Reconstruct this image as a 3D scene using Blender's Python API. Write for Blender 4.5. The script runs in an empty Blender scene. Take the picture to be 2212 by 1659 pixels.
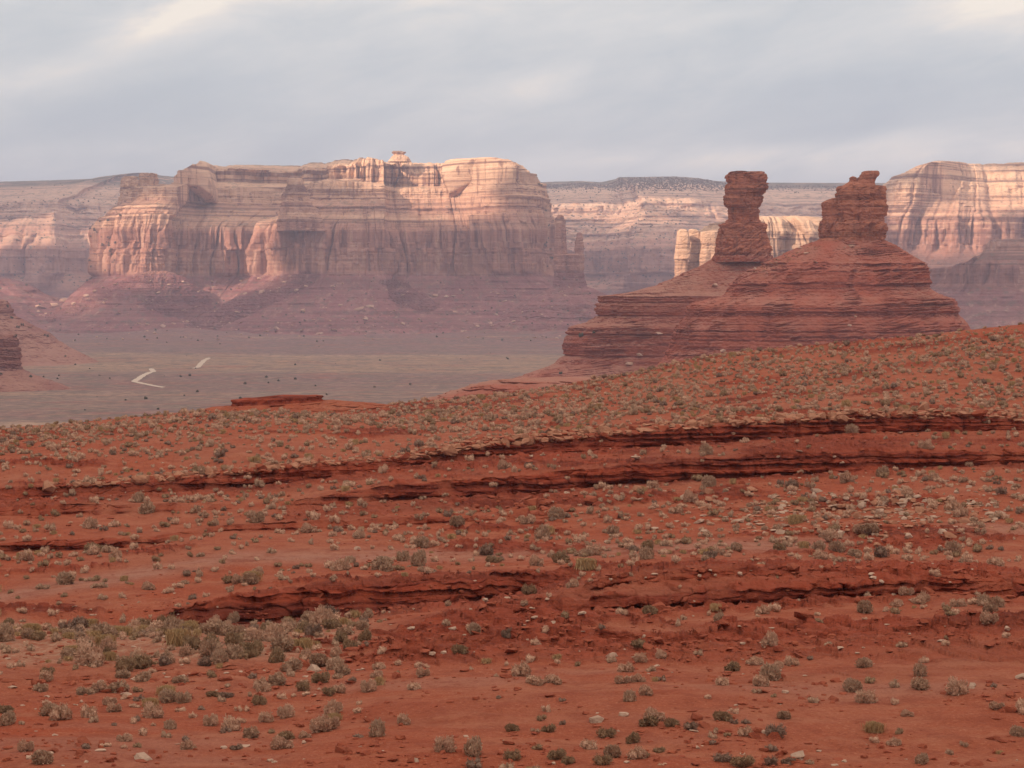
import bpy, math, random
import numpy as np
from mathutils import Vector

scene = bpy.context.scene
COL = scene.collection
R = math.radians

# ------------------------------------------------------------------ camera
F = 4128.0                      # focal length in units of a 2212-wide frame
CX, CY = 1106.0, 829.5
HORIZ = 650.0
PITCH = math.atan((CY - HORIZ) / F)
cam_d = bpy.data.cameras.new("camera")
cam = bpy.data.objects.new("camera", cam_d)
COL.objects.link(cam)
cam_d.sensor_width = 36.0
cam_d.lens = 18.0 / (CX / F)
cam_d.clip_start = 1.0
cam_d.clip_end = 80000.0
cam.location = (0, 0, 0)
cam.rotation_euler = (R(90) - PITCH, 0, 0)
scene.camera = cam

# ------------------------------------------------------------------ light
SUN_EL, SUN_AZ = R(27), R(-126)      # azimuth clockwise from +Y: the sun stands behind and to the left
L = np.array([math.sin(SUN_AZ) * math.cos(SUN_EL), math.cos(SUN_AZ) * math.cos(SUN_EL), math.sin(SUN_EL)])
sun_d = bpy.data.lights.new("sun", 'SUN')
sun_d.energy = 5.0
sun_d.angle = R(0.45)
sun_d.color = (1.0, 0.82, 0.62)
sun = bpy.data.objects.new("sun", sun_d)
COL.objects.link(sun)
sun.rotation_euler = Vector((-L[0], -L[1], -L[2])).to_track_quat('-Z', 'Y').to_euler()

scene.view_settings.view_transform = 'Standard'
scene.view_settings.look = 'None'
scene.view_settings.gamma = 1.0
scene.view_settings.exposure = 0.27
scene.render.engine = 'CYCLES'
scene.cycles.max_bounces = 4
scene.cycles.diffuse_bounces = 2
scene.cycles.glossy_bounces = 1
scene.cycles.transmission_bounces = 3
scene.cycles.volume_bounces = 1
scene.cycles.transparent_max_bounces = 6
scene.cycles.use_denoising = True
scene.cycles.sample_clamp_indirect = 4.0


# ------------------------------------------------------------------ node helper
class NT:
    def __init__(s, tree):
        s.t = tree
        s.n = tree.nodes
        s.l = tree.links

    def put(s, inp, v):
        if v is None:
            return
        if isinstance(v, bpy.types.NodeSocket):
            s.l.new(v, inp)
        elif isinstance(v, (tuple, list)):
            v = tuple(v)
            if inp.type == 'RGBA' and len(v) == 3:
                v = v + (1.0,)
            inp.default_value = v
        else:
            inp.default_value = v

    def node(s, kind, **kw):
        n = s.n.new(kind)
        for k, v in kw.items():
            setattr(n, k, v)
        return n

    def math(s, op, a, b=None, c=None, clamp=False):
        n = s.node('ShaderNodeMath', operation=op, use_clamp=clamp)
        for i, v in enumerate((a, b, c)):
            if v is not None:
                s.put(n.inputs[i], v)
        return n.outputs[0]

    def vmath(s, op, a, b=None):
        n = s.node('ShaderNodeVectorMath', operation=op)
        s.put(n.inputs[0], a)
        if b is not None:
            s.put(n.inputs[1], b)
        return n.outputs[0]

    def noise(s, vec, scale=1.0, detail=4.0, rough=0.55, dist=0.0):
        n = s.node('ShaderNodeTexNoise')
        s.put(n.inputs['Vector'], vec)
        n.inputs['Scale'].default_value = scale
        n.inputs['Detail'].default_value = detail
        n.inputs['Roughness'].default_value = rough
        n.inputs['Distortion'].default_value = dist
        return n.outputs[0]

    def mapr(s, v, a, b, c=0.0, d=1.0, smooth=False):
        n = s.node('ShaderNodeMapRange')
        n.clamp = True
        if smooth:
            n.interpolation_type = 'SMOOTHSTEP'
        s.put(n.inputs[0], v)
        for i, q in enumerate((a, b, c, d)):
            n.inputs[i + 1].default_value = q
        return n.outputs[0]

    def mix(s, f, a, b, blend='MIX'):
        n = s.node('ShaderNodeMix', data_type='RGBA', blend_type=blend)
        s.put(n.inputs['Factor'], f)
        s.put(n.inputs['A'], a)
        s.put(n.inputs['B'], b)
        return [o for o in n.outputs if o.type == 'RGBA'][0]

    def mixn(s, f, a, b, blend='MIX'):
        n = s.node('ShaderNodeMix', data_type='RGBA', blend_type=blend)
        s.put(n.inputs[0], f)
        s.put(n.inputs[6], a)
        s.put(n.inputs[7], b)
        return n.outputs[2]

    def ramp(s, f, stops, interp='LINEAR'):
        n = s.node('ShaderNodeValToRGB')
        cr = n.color_ramp
        cr.interpolation = interp
        while len(cr.elements) < len(stops):
            cr.elements.new(0.5)
        for e, (p, c) in zip(cr.elements, stops):
            e.position = p
            e.color = tuple(c) + (1.0,)
        s.put(n.inputs[0], f)
        return n.outputs[0]


NT.mix = NT.mixn


def new_mat(name):
    m = bpy.data.materials.new(name)
    m.use_nodes = True
    t = NT(m.node_tree)
    bsdf = m.node_tree.nodes['Principled BSDF']
    bsdf.inputs['Roughness'].default_value = 0.95
    bsdf.inputs['Specular IOR Level'].default_value = 0.08
    return m, t, bsdf


# ------------------------------------------------------------------ world: clouded sky
world = bpy.data.worlds.new("World")
scene.world = world
world.use_nodes = True
w = NT(world.node_tree)
for n in list(w.n):
    w.n.remove(n)
wo = w.node('ShaderNodeOutputWorld')
skyn = w.node('ShaderNodeTexSky', sky_type='NISHITA')
skyn.sun_disc = False
skyn.sun_elevation = SUN_EL
skyn.sun_rotation = SUN_AZ
skyn.altitude = 1600
skyn.air_density = 1.0
skyn.dust_density = 2.0
tc = w.node('ShaderNodeTexCoord')
sx = w.node('ShaderNodeSeparateXYZ')
w.put(sx.inputs[0], tc.outputs['Generated'])
az = w.math('ARCTAN2', sx.outputs[0], sx.outputs[1])      # azimuth, radians from +Y
el = w.math('ARCSINE', sx.outputs[2])


def cloud_vec(tilt, sx_, sy_):
    c = w.node('ShaderNodeCombineXYZ')
    e2 = w.math('ADD', w.math('MULTIPLY', el, sy_), w.math('MULTIPLY', az, tilt * sy_))
    w.put(c.inputs[0], w.math('MULTIPLY', az, sx_))
    w.put(c.inputs[1], e2)
    return c.outputs[0]


n1 = w.noise(cloud_vec(-0.20, 6, 22), 1.0, 5, 0.5, 0.5)
n2 = w.noise(cloud_vec(-0.16, 13, 42), 1.0, 7, 0.62, 0.6)
n3 = w.noise(cloud_vec(-0.16, 3.2, 17), 1.0, 3, 0.5, 0.0)
v = w.math('ADD', w.math('MULTIPLY', n1, 0.55), w.math('MULTIPLY', n2, 0.34))
n4 = w.noise(cloud_vec(-0.22, 30, 75), 1.0, 6, 0.65, 0.8)
v = w.math('ADD', v, w.math('MULTIPLY', n3, 0.33))
v = w.math('ADD', v, w.math('MULTIPLY', w.math('SUBTRACT', n4, 0.55), 0.13))


def glow(px, y, sxp, syp, tilt):
    a0 = math.atan((px - CX) / F)
    e0 = math.atan((HORIZ - y) / F)
    da = w.math('SUBTRACT', az, a0)
    de = w.math('SUBTRACT', w.math('SUBTRACT', el, e0), w.math('MULTIPLY', da, tilt))
    q = w.math('ADD', w.math('POWER', w.math('ABSOLUTE', w.math('DIVIDE', da, sxp / F)), 2.0),
               w.math('POWER', w.math('ABSOLUTE', w.math('DIVIDE', de, syp / F)), 2.0))
    return w.math('EXPONENT', w.math('MULTIPLY', q, -1.0))


g = w.math('MULTIPLY', glow(450, 12, 250, 34, 0.42), 0.36)
for args, k in (((780, -30, 330, 90, 0.05), 0.16), ((2170, 40, 150, 70, 0.0), 0.24), ((1500, 340, 330, 34, 0.03), 0.26),
                ((1120, 205, 180, 26, 0.2), 0.13), ((2050, 330, 300, 34, 0.02), 0.20), ((1660, 310, 260, 22, 0.12), -0.13),
                ((300, 230, 420, 80, 0.25), -0.13), ((1000, 300, 500, 60, 0.0), -0.07), ((1850, 240, 400, 60, 0.12), -0.10)):
    g = w.math('ADD', g, w.math('MULTIPLY', glow(*args), k))
v = w.math('ADD', v, w.math('MULTIPLY', g, w.mapr(n2, 0.3, 0.7, 0.55, 1.3)))
v = w.math('ADD', v, w.mapr(el, 0.0, 0.17, -0.05, 0.17))
cl = w.ramp(w.mapr(v, 0.40, 1.02), [(0.0, (0.45, 0.525, 0.58)), (0.35, (0.57, 0.625, 0.65)), (0.62, (0.72, 0.735, 0.725)),
                                  (0.85, (0.88, 0.83, 0.76)), (1.0, (1.0, 0.92, 0.80))])
bg1 = w.node('ShaderNodeBackground')
w.put(bg1.inputs[0], skyn.outputs[0])
bg1.inputs[1].default_value = 0.08
# an overcast sky is brightest and whitest overhead
zen = w.mapr(el, 0.17, 0.95, 0.0, 1.0, smooth=True)
cl = w.mix(zen, cl, (1.0, 0.93, 0.82))
bg2 = w.node('ShaderNodeBackground')
w.put(bg2.inputs[0], cl)
w.put(bg2.inputs[1], w.math('MULTIPLY_ADD', zen, 0.40, 0.86))
ms = w.node('ShaderNodeMixShader')
w.put(ms.inputs[0], w.mapr(v, 0.25, 0.5, 0.90, 0.97))
w.l.new(bg1.outputs[0], ms.inputs[1])
w.l.new(bg2.outputs[0], ms.inputs[2])
w.l.new(ms.outputs[0], wo.inputs[0])


# ------------------------------------------------------------------ numpy helpers
def P(px, y, d):
    """point seen at (px, y) of the 2212-wide frame, at depth d along +Y"""
    px, y, d = np.broadcast_arrays(np.asarray(px, float), np.asarray(y, float), np.asarray(d, float))
    cx, cy = (px - CX) / F, (CY - y) / F
    cp, sp = math.cos(PITCH), math.sin(PITCH)
    Y = cp + cy * sp
    Z = -sp + cy * cp
    return np.stack([cx / Y * d, d, Z / Y * d], -1)


def proj(v):
    cp, sp = math.cos(PITCH), math.sin(PITCH)
    f = v[..., 1] * cp - v[..., 2] * sp
    u = v[..., 1] * sp + v[..., 2] * cp
    f = np.maximum(f, 1e-3)
    return CX + F * v[..., 0] / f, CY - F * u / f


def zof(y, d):
    return P(CX, y, d)[..., 2]


def hsh(i, j, k, seed):
    h = (i.astype(np.uint32) * np.uint32(374761393) + j.astype(np.uint32) * np.uint32(668265263)
         + k.astype(np.uint32) * np.uint32(2246822519) + np.uint32((seed * 3266489917 + 977) & 0xffffffff))
    h = (h ^ (h >> np.uint32(13))) * np.uint32(1274126177)
    h = h ^ (h >> np.uint32(16))
    return h.astype(np.float64) / 4294967295.0


def vn(x, y, z=0.0, seed=0):
    x, y, z = np.broadcast_arrays(np.asarray(x, float), np.asarray(y, float), np.asarray(z, float))
    xi, yi, zi = np.floor(x), np.floor(y), np.floor(z)
    fx, fy, fz = x - xi, y - yi, z - zi
    fx = fx * fx * fx * (fx * (fx * 6 - 15) + 10)
    fy = fy * fy * fy * (fy * (fy * 6 - 15) + 10)
    fz = fz * fz * fz * (fz * (fz * 6 - 15) + 10)
    xi, yi, zi = (a.astype(np.int64) for a in (xi, yi, zi))
    r = 0
    flat = not np.any(z)
    for c in ((0,) if flat else (0, 1)):
        wz = 1.0 if flat else (fz if c else 1 - fz)
        for b in (0, 1):
            wy = fy if b else 1 - fy
            a0 = hsh(xi, yi + b, zi + c, seed)
            a1 = hsh(xi + 1, yi + b, zi + c, seed)
            r = r + wz * wy * (a0 * (1 - fx) + a1 * fx)
    return r * 2 - 1


def fbm(x, y, z=0.0, o=4, seed=0, g=0.5):
    r, a, s = 0, 1.0, 0.0
    for k in range(o):
        f = 2.03 ** k
        r = r + a * vn(np.asarray(x) * f + 17.3 * k, np.asarray(y) * f - 9.1 * k, np.asarray(z) * f, seed + k)
        s += a
        a *= g
    return r / s


def billow(x, y, z=0.0, o=3, seed=0, g=0.45):
    """rounded bulges parted by sharp cracks, 0..1"""
    r, a, s = 0, 1.0, 0.0
    for k in range(o):
        f = 2.1 ** k
        r = r + a * np.abs(vn(np.asarray(x) * f + 7.7 * k, np.asarray(y) * f + 3.1 * k, np.asarray(z) * f, seed + k))
        s += a
        a *= g
    return np.minimum(1.0, (r / s) * 2.2)


def sstep(a, b, x):
    t = np.clip((x - a) / (b - a), 0, 1)
    return t * t * (3 - 2 * t)


def beds(z, seed, tmin, tmax, sharp=0.12):
    """stack of hard and soft rock beds: offset -1..1 as a function of height"""
    r = np.random.RandomState(seed)
    th = r.uniform(tmin, tmax, 4000)
    b = np.cumsum(th) - 1000 * tmax
    off = r.uniform(-1, 1, 4001)
    off[::2] = np.abs(off[::2])
    off[1::2] = -np.abs(off[1::2])
    i = np.searchsorted(b, z)
    i = np.clip(i, 1, 3998)
    lo, hi = b[i - 1], b[i]
    t = (z - lo) / (hi - lo)
    a, c = off[i], off[i + 1]
    return a + (c - a) * sstep(1 - sharp, 1.0, t)


def blocks(a, z, seed, lay, wid, sharp=0.1):
    """courses of rock split by upright joints: offset -1..1 per block"""
    r = np.random.RandomState(seed)
    b = np.cumsum(r.uniform(lay[0], lay[1], 3000)) - 750 * (lay[0] + lay[1])
    zi = np.searchsorted(b, z)
    sh = r.uniform(0, 900, 3001)[zi]
    return beds(a + sh, seed + 1, wid[0], wid[1], sharp)


def smooth(a, n):
    if n <= 1:
        return a
    k = np.hanning(n + 2)[1:-1]
    k /= k.sum()
    pad = np.pad(a, ((n, n),) + ((0, 0),) * (a.ndim - 1), mode='edge')
    if a.ndim == 1:
        return np.convolve(pad, k, 'same')[n:-n]
    return np.stack([np.convolve(pad[:, i], k, 'same')[n:-n] for i in range(a.shape[1])], 1)


def grid_faces(nr, nc, wrap=False):
    i = np.arange(nr - 1)[:, None]
    j = np.arange(nc if wrap else nc - 1)[None, :]
    j2 = (j + 1) % nc
    a = i * nc + j
    b = i * nc + j2
    c = (i + 1) * nc + j2
    d = (i + 1) * nc + j
    return np.stack([a, b, c, d], -1).reshape(-1, 4)


def mesh_from(name, V, Fq, mats=(), smooth_sh=True, attr=None):
    me = bpy.data.meshes.new(name)
    V = np.ascontiguousarray(V.reshape(-1, 3), dtype=np.float32)
    Fq = np.ascontiguousarray(Fq, dtype=np.int32)
    n, k = Fq.shape
    me.vertices.add(len(V))
    me.vertices.foreach_set('co', V.ravel())
    me.loops.add(n * k)
    me.loops.foreach_set('vertex_index', Fq.ravel())
    me.polygons.add(n)
    me.polygons.foreach_set('loop_start', np.arange(0, n * k, k, dtype=np.int32))
    me.polygons.foreach_set('loop_total', np.full(n, k, dtype=np.int32))
    me.polygons.foreach_set('use_smooth', np.full(n, smooth_sh))
    for m in mats:
        me.materials.append(m)
    me.update(calc_edges=True)
    if attr is not None:
        for an, av in attr.items():
            a = me.attributes.new(an, 'FLOAT', 'POINT')
            a.data.foreach_set('value', np.ascontiguousarray(av.ravel(), dtype=np.float32))
    return me


def obj(name, me, parent=None, **props):
    o = bpy.data.objects.new(name, me)
    COL.objects.link(o)
    if parent is not None:
        o.parent = parent
    for k, val in props.items():
        o[k] = val
    return o


def thing(name, loc, label, category, group=None):
    o = bpy.data.objects.new(name, None)
    COL.objects.link(o)
    o.location = loc
    o['label'] = label
    o['category'] = category
    if group:
        o['group'] = group
    return o


def part(name, V, Fq, mat, parent, **kw):
    loc = np.array(parent.location)
    return obj(name, mesh_from(name, V.reshape(-1, 3) - loc, Fq, (mat,), **kw), parent)


# ------------------------------------------------------------------ materials
def geo(t):
    g_ = t.node('ShaderNodeNewGeometry')
    s = t.node('ShaderNodeSeparateXYZ')
    t.put(s.inputs[0], g_.outputs['Position'])
    sn = t.node('ShaderNodeSeparateXYZ')
    t.put(sn.inputs[0], g_.outputs['True Normal'])
    return g_.outputs['Position'], s.outputs[2], sn.outputs[2]


def scaled(t, pos, a, b, c):
    return t.vmath('MULTIPLY', pos, (a, b, c))


def rock_far(name, zbase, ztop, talus, cliff, top, veg, k=1.0, vegamt=0.5, varnish=0.45):
    """banded sandstone: talus colour below zbase, cliff colour, paler beds towards ztop"""
    m, t, b = new_mat(name)
    pos, z, nz = geo(t)
    wob = t.math('MULTIPLY', t.math('SUBTRACT', t.noise(pos, 0.006 / k, 3), 0.5), 26 * k)
    zz = t.math('ADD', z, wob)
    band = t.noise(scaled(t, pos, 0.0012 / k, 0.0012 / k, 0.11 / k), 1.0, 4, 0.65)
    sheer = t.math('MULTIPLY', t.mapr(t.math('DIVIDE', t.math('SUBTRACT', z, zbase), ztop - zbase), 0.45, 0.36), t.mapr(z, zbase, zbase + 4))
    soft = t.math('SUBTRACT', 1.0, t.math('MULTIPLY', sheer, 0.8))
    band2 = t.noise(scaled(t, pos, 0.0006 / k, 0.0006 / k, 0.028 / k), 1.0, 2, 0.5)
    streak = t.noise(scaled(t, pos, 0.055 / k, 0.055 / k, 0.004 / k), 1.0, 4, 0.6)
    spots = t.noise(pos, 0.055 / k, 4, 0.7)
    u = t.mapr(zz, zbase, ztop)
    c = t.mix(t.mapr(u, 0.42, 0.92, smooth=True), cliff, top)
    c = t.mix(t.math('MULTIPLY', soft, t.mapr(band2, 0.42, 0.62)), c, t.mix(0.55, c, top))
    c = t.mix(t.math('MULTIPLY', soft, t.mapr(band, 0.52, 0.60, 0, 0.8)), c, tuple(x * 0.42 for x in cliff))  # dark bands: bench scrub and ledge shadow put into the colour
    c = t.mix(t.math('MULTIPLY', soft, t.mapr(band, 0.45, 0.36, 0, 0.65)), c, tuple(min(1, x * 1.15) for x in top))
    steep = t.mapr(nz, 0.35, 0.6, 1.0, 0.0)
    c = t.mix(t.math('MULTIPLY', steep, t.mapr(streak, 0.51, 0.62, 0, varnish)), c, (0.15, 0.065, 0.055))
    c = t.mix(t.math('MULTIPLY', steep, t.mapr(streak, 0.46, 0.34, 0, 0.45)), c, (0.58, 0.36, 0.26))
    tb = t.mix(t.mapr(band, 0.42, 0.6), talus, tuple(x * 0.62 for x in talus))
    tb = t.mix(t.mapr(t.noise(scaled(t, pos, 0.011 / k, 0.011 / k, 0.004 / k), 1.0, 5, 0.65), 0.44, 0.64, 0, 0.4), tb, (0.29, 0.15, 0.125))
    tb = t.mix(t.mapr(spots, 0.56, 0.66, 0, 0.5), tb, (0.42, 0.25, 0.19))
    tb = t.mix(t.mapr(spots, 0.45, 0.36, 0, 0.4), tb, (0.15, 0.055, 0.055))
    c = t.mix(t.mapr(zz, zbase - 6 * k, zbase + 6 * k), tb, c)
    flat = t.mapr(nz, 0.62, 0.8)
    vs = t.mapr(t.noise(pos, 0.045 / k, 5, 0.75), 0.52, 0.60)
    c = t.mix(t.math('MULTIPLY', t.math('MULTIPLY', flat, vs), vegamt), c, veg)
    if name == 'plateau_rock':
        c = t.mix(t.math('MULTIPLY', t.mapr(z, 505, 540), t.mapr(t.noise(pos, 0.012, 5, 0.7), 0.36, 0.5)), c, veg)
    c = t.mix(0.35, c, t.mix(t.noise(pos, 0.02 / k, 6, 0.7), (0.25, 0.25, 0.25), (0.9, 0.9, 0.9)), 'OVERLAY')
    t.put(b.inputs['Base Color'], c)
    bmp = t.node('ShaderNodeBump')
    bmp.inputs['Distance'].default_value = 6.0 * k
    bmp.inputs['Strength'].default_value = 1.0
    t.put(bmp.inputs['Height'], t.math('ADD', t.math('ADD', band, t.math('MULTIPLY', streak, 0.7)), t.math('MULTIPLY', spots, 0.8)))
    t.put(b.inputs['Normal'], bmp.outputs[0])
    return m


def rock_butte(name, zbase, k, talus, dark, tower, scree=0.65):
    m, t, b = new_mat(name)
    pos, z, nz = geo(t)
    band = t.noise(scaled(t, pos, 0.006 / k, 0.006 / k, 0.55 / k), 1.0, 4, 0.65)
    band2 = t.noise(scaled(t, pos, 0.003 / k, 0.003 / k, 0.10 / k), 1.0, 3, 0.5)
    streak = t.noise(scaled(t, pos, 0.25 / k, 0.25 / k, 0.02 / k), 1.0, 4, 0.6)
    spots = t.noise(pos, 0.30 / k, 6, 0.75)
    patch = t.noise(pos, 0.035 / k, 5, 0.65)
    steep = t.mapr(nz, 0.45, 0.72, 1.0, 0.0)
    low = t.mix(t.mapr(band, 0.50, 0.58), talus, dark)
    low = t.mix(t.mapr(band, 0.44, 0.38, 0, 0.5), low, (0.40, 0.17, 0.12))
    slope = t.mix(t.mapr(patch, 0.42, 0.6), talus, tuple(0.6 * x + 0.4 * y for x, y in zip(talus, (0.36, 0.20, 0.15))))
    slope = t.mix(t.mapr(t.noise(pos, 0.012 / k, 4, 0.6), 0.4, 0.6, scree * 0.2, scree), slope, (0.36, 0.185, 0.135))
    slope = t.mix(t.mapr(spots, 0.60, 0.74, 0, 0.7), slope, (0.42, 0.25, 0.19))
    low = t.mix(steep, slope, low)
    hi = t.mix(t.mapr(band, 0.50, 0.60), tower, tuple(x * 0.55 for x in tower))
    hi = t.mix(t.mapr(band2, 0.52, 0.62, 0, 0.5), hi, tuple(min(1, x * 1.45) for x in tower))
    hi = t.mix(t.mapr(streak, 0.52, 0.7, 0, 0.5), hi, (0.10, 0.045, 0.035))
    c = t.mix(t.mapr(z, zbase - 1, zbase + 1), low, hi)
    c = t.mix(0.4, c, t.mix(t.noise(pos, 0.12 / k, 6, 0.7), (0.2, 0.2, 0.2), (0.9, 0.9, 0.9)), 'OVERLAY')
    t.put(b.inputs['Base Color'], c)
    bmp = t.node('ShaderNodeBump')
    bmp.inputs['Distance'].default_value = 0.9 * k
    bmp.inputs['Strength'].default_value = 0.9
    t.put(bmp.inputs['Height'], t.math('ADD', t.math('ADD', band, t.math('MULTIPLY', streak, 0.5)), spots))
    t.put(b.inputs['Normal'], bmp.outputs[0])
    return m


VEG = (0.075, 0.085, 0.06)
Z_B = float(zof(592, 5000))
Z_T = float(zof(340, 5000))
M_MESA = rock_far('mesa_rock', Z_B, Z_T, (0.26, 0.10, 0.095), (0.36, 0.165, 0.12), (0.64, 0.385, 0.255), VEG, varnish=0.7)  # cream top beds, lightened further in place of stronger sun on the rim
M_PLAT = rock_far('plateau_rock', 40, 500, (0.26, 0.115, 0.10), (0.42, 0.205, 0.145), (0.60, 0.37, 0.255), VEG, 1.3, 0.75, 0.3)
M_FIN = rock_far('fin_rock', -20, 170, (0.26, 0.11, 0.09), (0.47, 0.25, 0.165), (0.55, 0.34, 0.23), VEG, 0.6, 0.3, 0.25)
M_BUTTE = rock_butte('butte_rock', float(zof(548, 1640)), 1.0, (0.31, 0.085, 0.055), (0.17, 0.044, 0.032), (0.37, 0.13, 0.078))
M_BUTTE2 = rock_butte('second_butte_rock', float(zof(520, 1440)), 1.0, (0.34, 0.085, 0.05), (0.18, 0.044, 0.030), (0.38, 0.135, 0.078), 0.25)
M_LEFT = rock_butte('hazed_shale_rock', 900.0, 1.2, (0.20, 0.072, 0.062), (0.12, 0.035, 0.03), (0.3, 0.12, 0.08))  # purplish darkening paints distance haze into these buttes


def soil_material():
    m, t, b = new_mat('red_soil')
    pos, z, nz = geo(t)
    at = t.node('ShaderNodeAttribute', attribute_name='ledge')
    tr = t.node('ShaderNodeAttribute', attribute_name='track')
    ws = t.node('ShaderNodeAttribute', attribute_name='wash')
    patch = t.noise(scaled(t, pos, 0.06, 0.03, 0.3), 1.0, 5, 0.6)
    fine = t.noise(pos, 1.6, 6, 0.75)
    grit = t.noise(pos, 7.0, 4, 0.8)
    band = t.noise(scaled(t, pos, 0.02, 0.02, 2.6), 1.0, 5, 0.7)
    c = t.mix(t.mapr(patch, 0.35, 0.65), (0.335, 0.068, 0.030), (0.345, 0.105, 0.058))
    c = t.mix(t.mapr(tr.outputs['Fac'], 0.1, 0.9, 0, 0.75), c, (0.36, 0.17, 0.12))
    c = t.mix(t.math('MULTIPLY', ws.outputs['Fac'], t.mapr(fine, 0.35, 0.65)), c, (0.42, 0.25, 0.165))
    c = t.mix(t.mapr(grit, 0.55, 0.66, 0, 0.6), c, (0.50, 0.20, 0.12))
    c = t.mix(t.mapr(grit, 0.46, 0.34, 0, 0.6), c, (0.17, 0.04, 0.024))
    c = t.mix(t.mapr(t.noise(scaled(t, pos, 0.10, 0.34, 0.5), 1.0, 6, 0.7), 0.5, 0.62, 0, 0.5), c, (0.41, 0.155, 0.09))
    c = t.mix(t.mapr(t.noise(pos, 0.55, 6, 0.8), 0.48, 0.60, 0, 0.55), c, (0.24, 0.055, 0.03))
    led = t.mix(t.mapr(band, 0.44, 0.6), (0.30, 0.056, 0.028), (0.15, 0.028, 0.017))
    led = t.mix(t.mapr(fine, 0.55, 0.72, 0, 0.6), led, (0.38, 0.11, 0.06))
    c = t.mix(at.outputs['Fac'], c, led)
    t.put(b.inputs['Base Color'], c)
    bmp = t.node('ShaderNodeBump')
    bmp.inputs['Distance'].default_value = 0.28
    bmp.inputs['Strength'].default_value = 0.9
    h = t.math('ADD', fine, t.math('MULTIPLY', grit, 0.35))
    h = t.math('ADD', h, t.math('MULTIPLY', t.math('MULTIPLY', band, at.outputs['Fac']), 1.4))
    t.put(bmp.inputs['Height'], h)
    t.put(b.inputs['Normal'], bmp.outputs[0])
    return m


M_SOIL = soil_material()


def valley_material():
    m, t, b = new_mat('valley_ground')
    pos, z, nz = geo(t)
    n_a = t.noise(scaled(t, pos, 0.0016, 0.0040, 0), 1.0, 5, 0.6, 0.4)
    n_b = t.noise(scaled(t, pos, 0.006, 0.012, 0), 1.0, 6, 0.7)
    n_c = t.noise(pos, 0.09, 5, 0.75)
    c = t.mix(t.mapr(n_a, 0.44, 0.58), (0.22, 0.125, 0.10), (0.275, 0.18, 0.127))
    sp_ = t.node('ShaderNodeSeparateXYZ')
    t.put(sp_.inputs[0], pos)
    yy = t.math('ADD', sp_.outputs[1], t.math('MULTIPLY', t.math('SUBTRACT', n_b, 0.5), 800))
    och = t.math('MULTIPLY', t.mapr(yy, 2250, 2450, smooth=True), t.mapr(yy, 3150, 2950, smooth=True))
    c = t.mix(t.mapr(yy, 1900, 3400, 0.35, 0.8), c, (0.19, 0.115, 0.11))
    c = t.mix(t.math('MULTIPLY', och, t.mapr(n_b, 0.35, 0.55, 0.5, 0.9)), c, (0.35, 0.225, 0.135))
    c = t.mix(t.math('MULTIPLY', t.mapr(yy, 3150, 4300), t.mapr(n_b, 0.40, 0.58, 0.45, 1.0)), c, (0.235, 0.11, 0.102))
    c = t.mix(t.mapr(n_b, 0.52, 0.60, 0, 0.75), c, (0.26, 0.105, 0.08))
    c = t.mix(t.mapr(t.noise(scaled(t, pos, 0.0011, 0.0052, 0), 1.0, 4, 0.65), 0.56, 0.62, 0, 0.8), c, (0.37, 0.24, 0.155))
    c = t.mix(t.mapr(t.noise(scaled(t, pos, 0.02, 0.03, 0), 1.0, 4, 0.7), 0.48, 0.58, 0, 0.8), c, (0.15, 0.115, 0.09))
    c = t.mix(1.0, c, (1.0, 0.93, 0.96), 'MULTIPLY')
    c = t.mix(t.mapr(n_c, 0.50, 0.60, 0, 0.8), c, (0.11, 0.083, 0.072))
    c = t.mix(t.mapr(n_c, 0.46, 0.38, 0, 0.5), c, (0.36, 0.24, 0.17))
    t.put(b.inputs['Base Color'], c)
    return m


M_VALLEY = valley_material()


def plain_rock(name, c1, c2, k=1.0, bump=0.1):
    m, t, b = new_mat(name)
    oi = t.node('ShaderNodeObjectInfo')
    tcn = t.node('ShaderNodeTexCoord')
    n_ = t.noise(tcn.outputs['Object'], 2.2 / k, 5, 0.7)
    c = t.mix(t.mapr(n_, 0.35, 0.65), c1, c2)
    c = t.mix(t.math('MULTIPLY', oi.outputs['Random'], 0.35), c, tuple(x * 0.55 for x in c1))
    t.put(b.inputs['Base Color'], c)
    bmp = t.node('ShaderNodeBump')
    bmp.inputs['Distance'].default_value = bump * k
    t.put(bmp.inputs['Height'], n_)
    t.put(b.inputs['Normal'], bmp.outputs[0])
    return m


M_ROCK_TAN = plain_rock('tan_sandstone', (0.42, 0.20, 0.12), (0.34, 0.135, 0.08))
M_ROCK_RED = plain_rock('red_sandstone', (0.35, 0.095, 0.05), (0.26, 0.06, 0.035))
M_ROCK_PALE = plain_rock('pale_sandstone', (0.50, 0.33, 0.24), (0.40, 0.24, 0.17))
M_BOULDER = plain_rock('boulder_sandstone', (0.56, 0.36, 0.27), (0.42, 0.23, 0.17), 12.0)


def leaf_material(name, c1, c2):
    m, t, b = new_mat(name)
    g_ = t.node('ShaderNodeNewGeometry')
    oi = t.node('ShaderNodeObjectInfo')
    f = t.math('ADD', t.math('MULTIPLY', g_.outputs['Random Per Island'], 0.8), t.math('MULTIPLY', oi.outputs['Random'], 0.2))
    t.put(b.inputs['Base Color'], t.mix(f, c1, c2))
    return m


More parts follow.
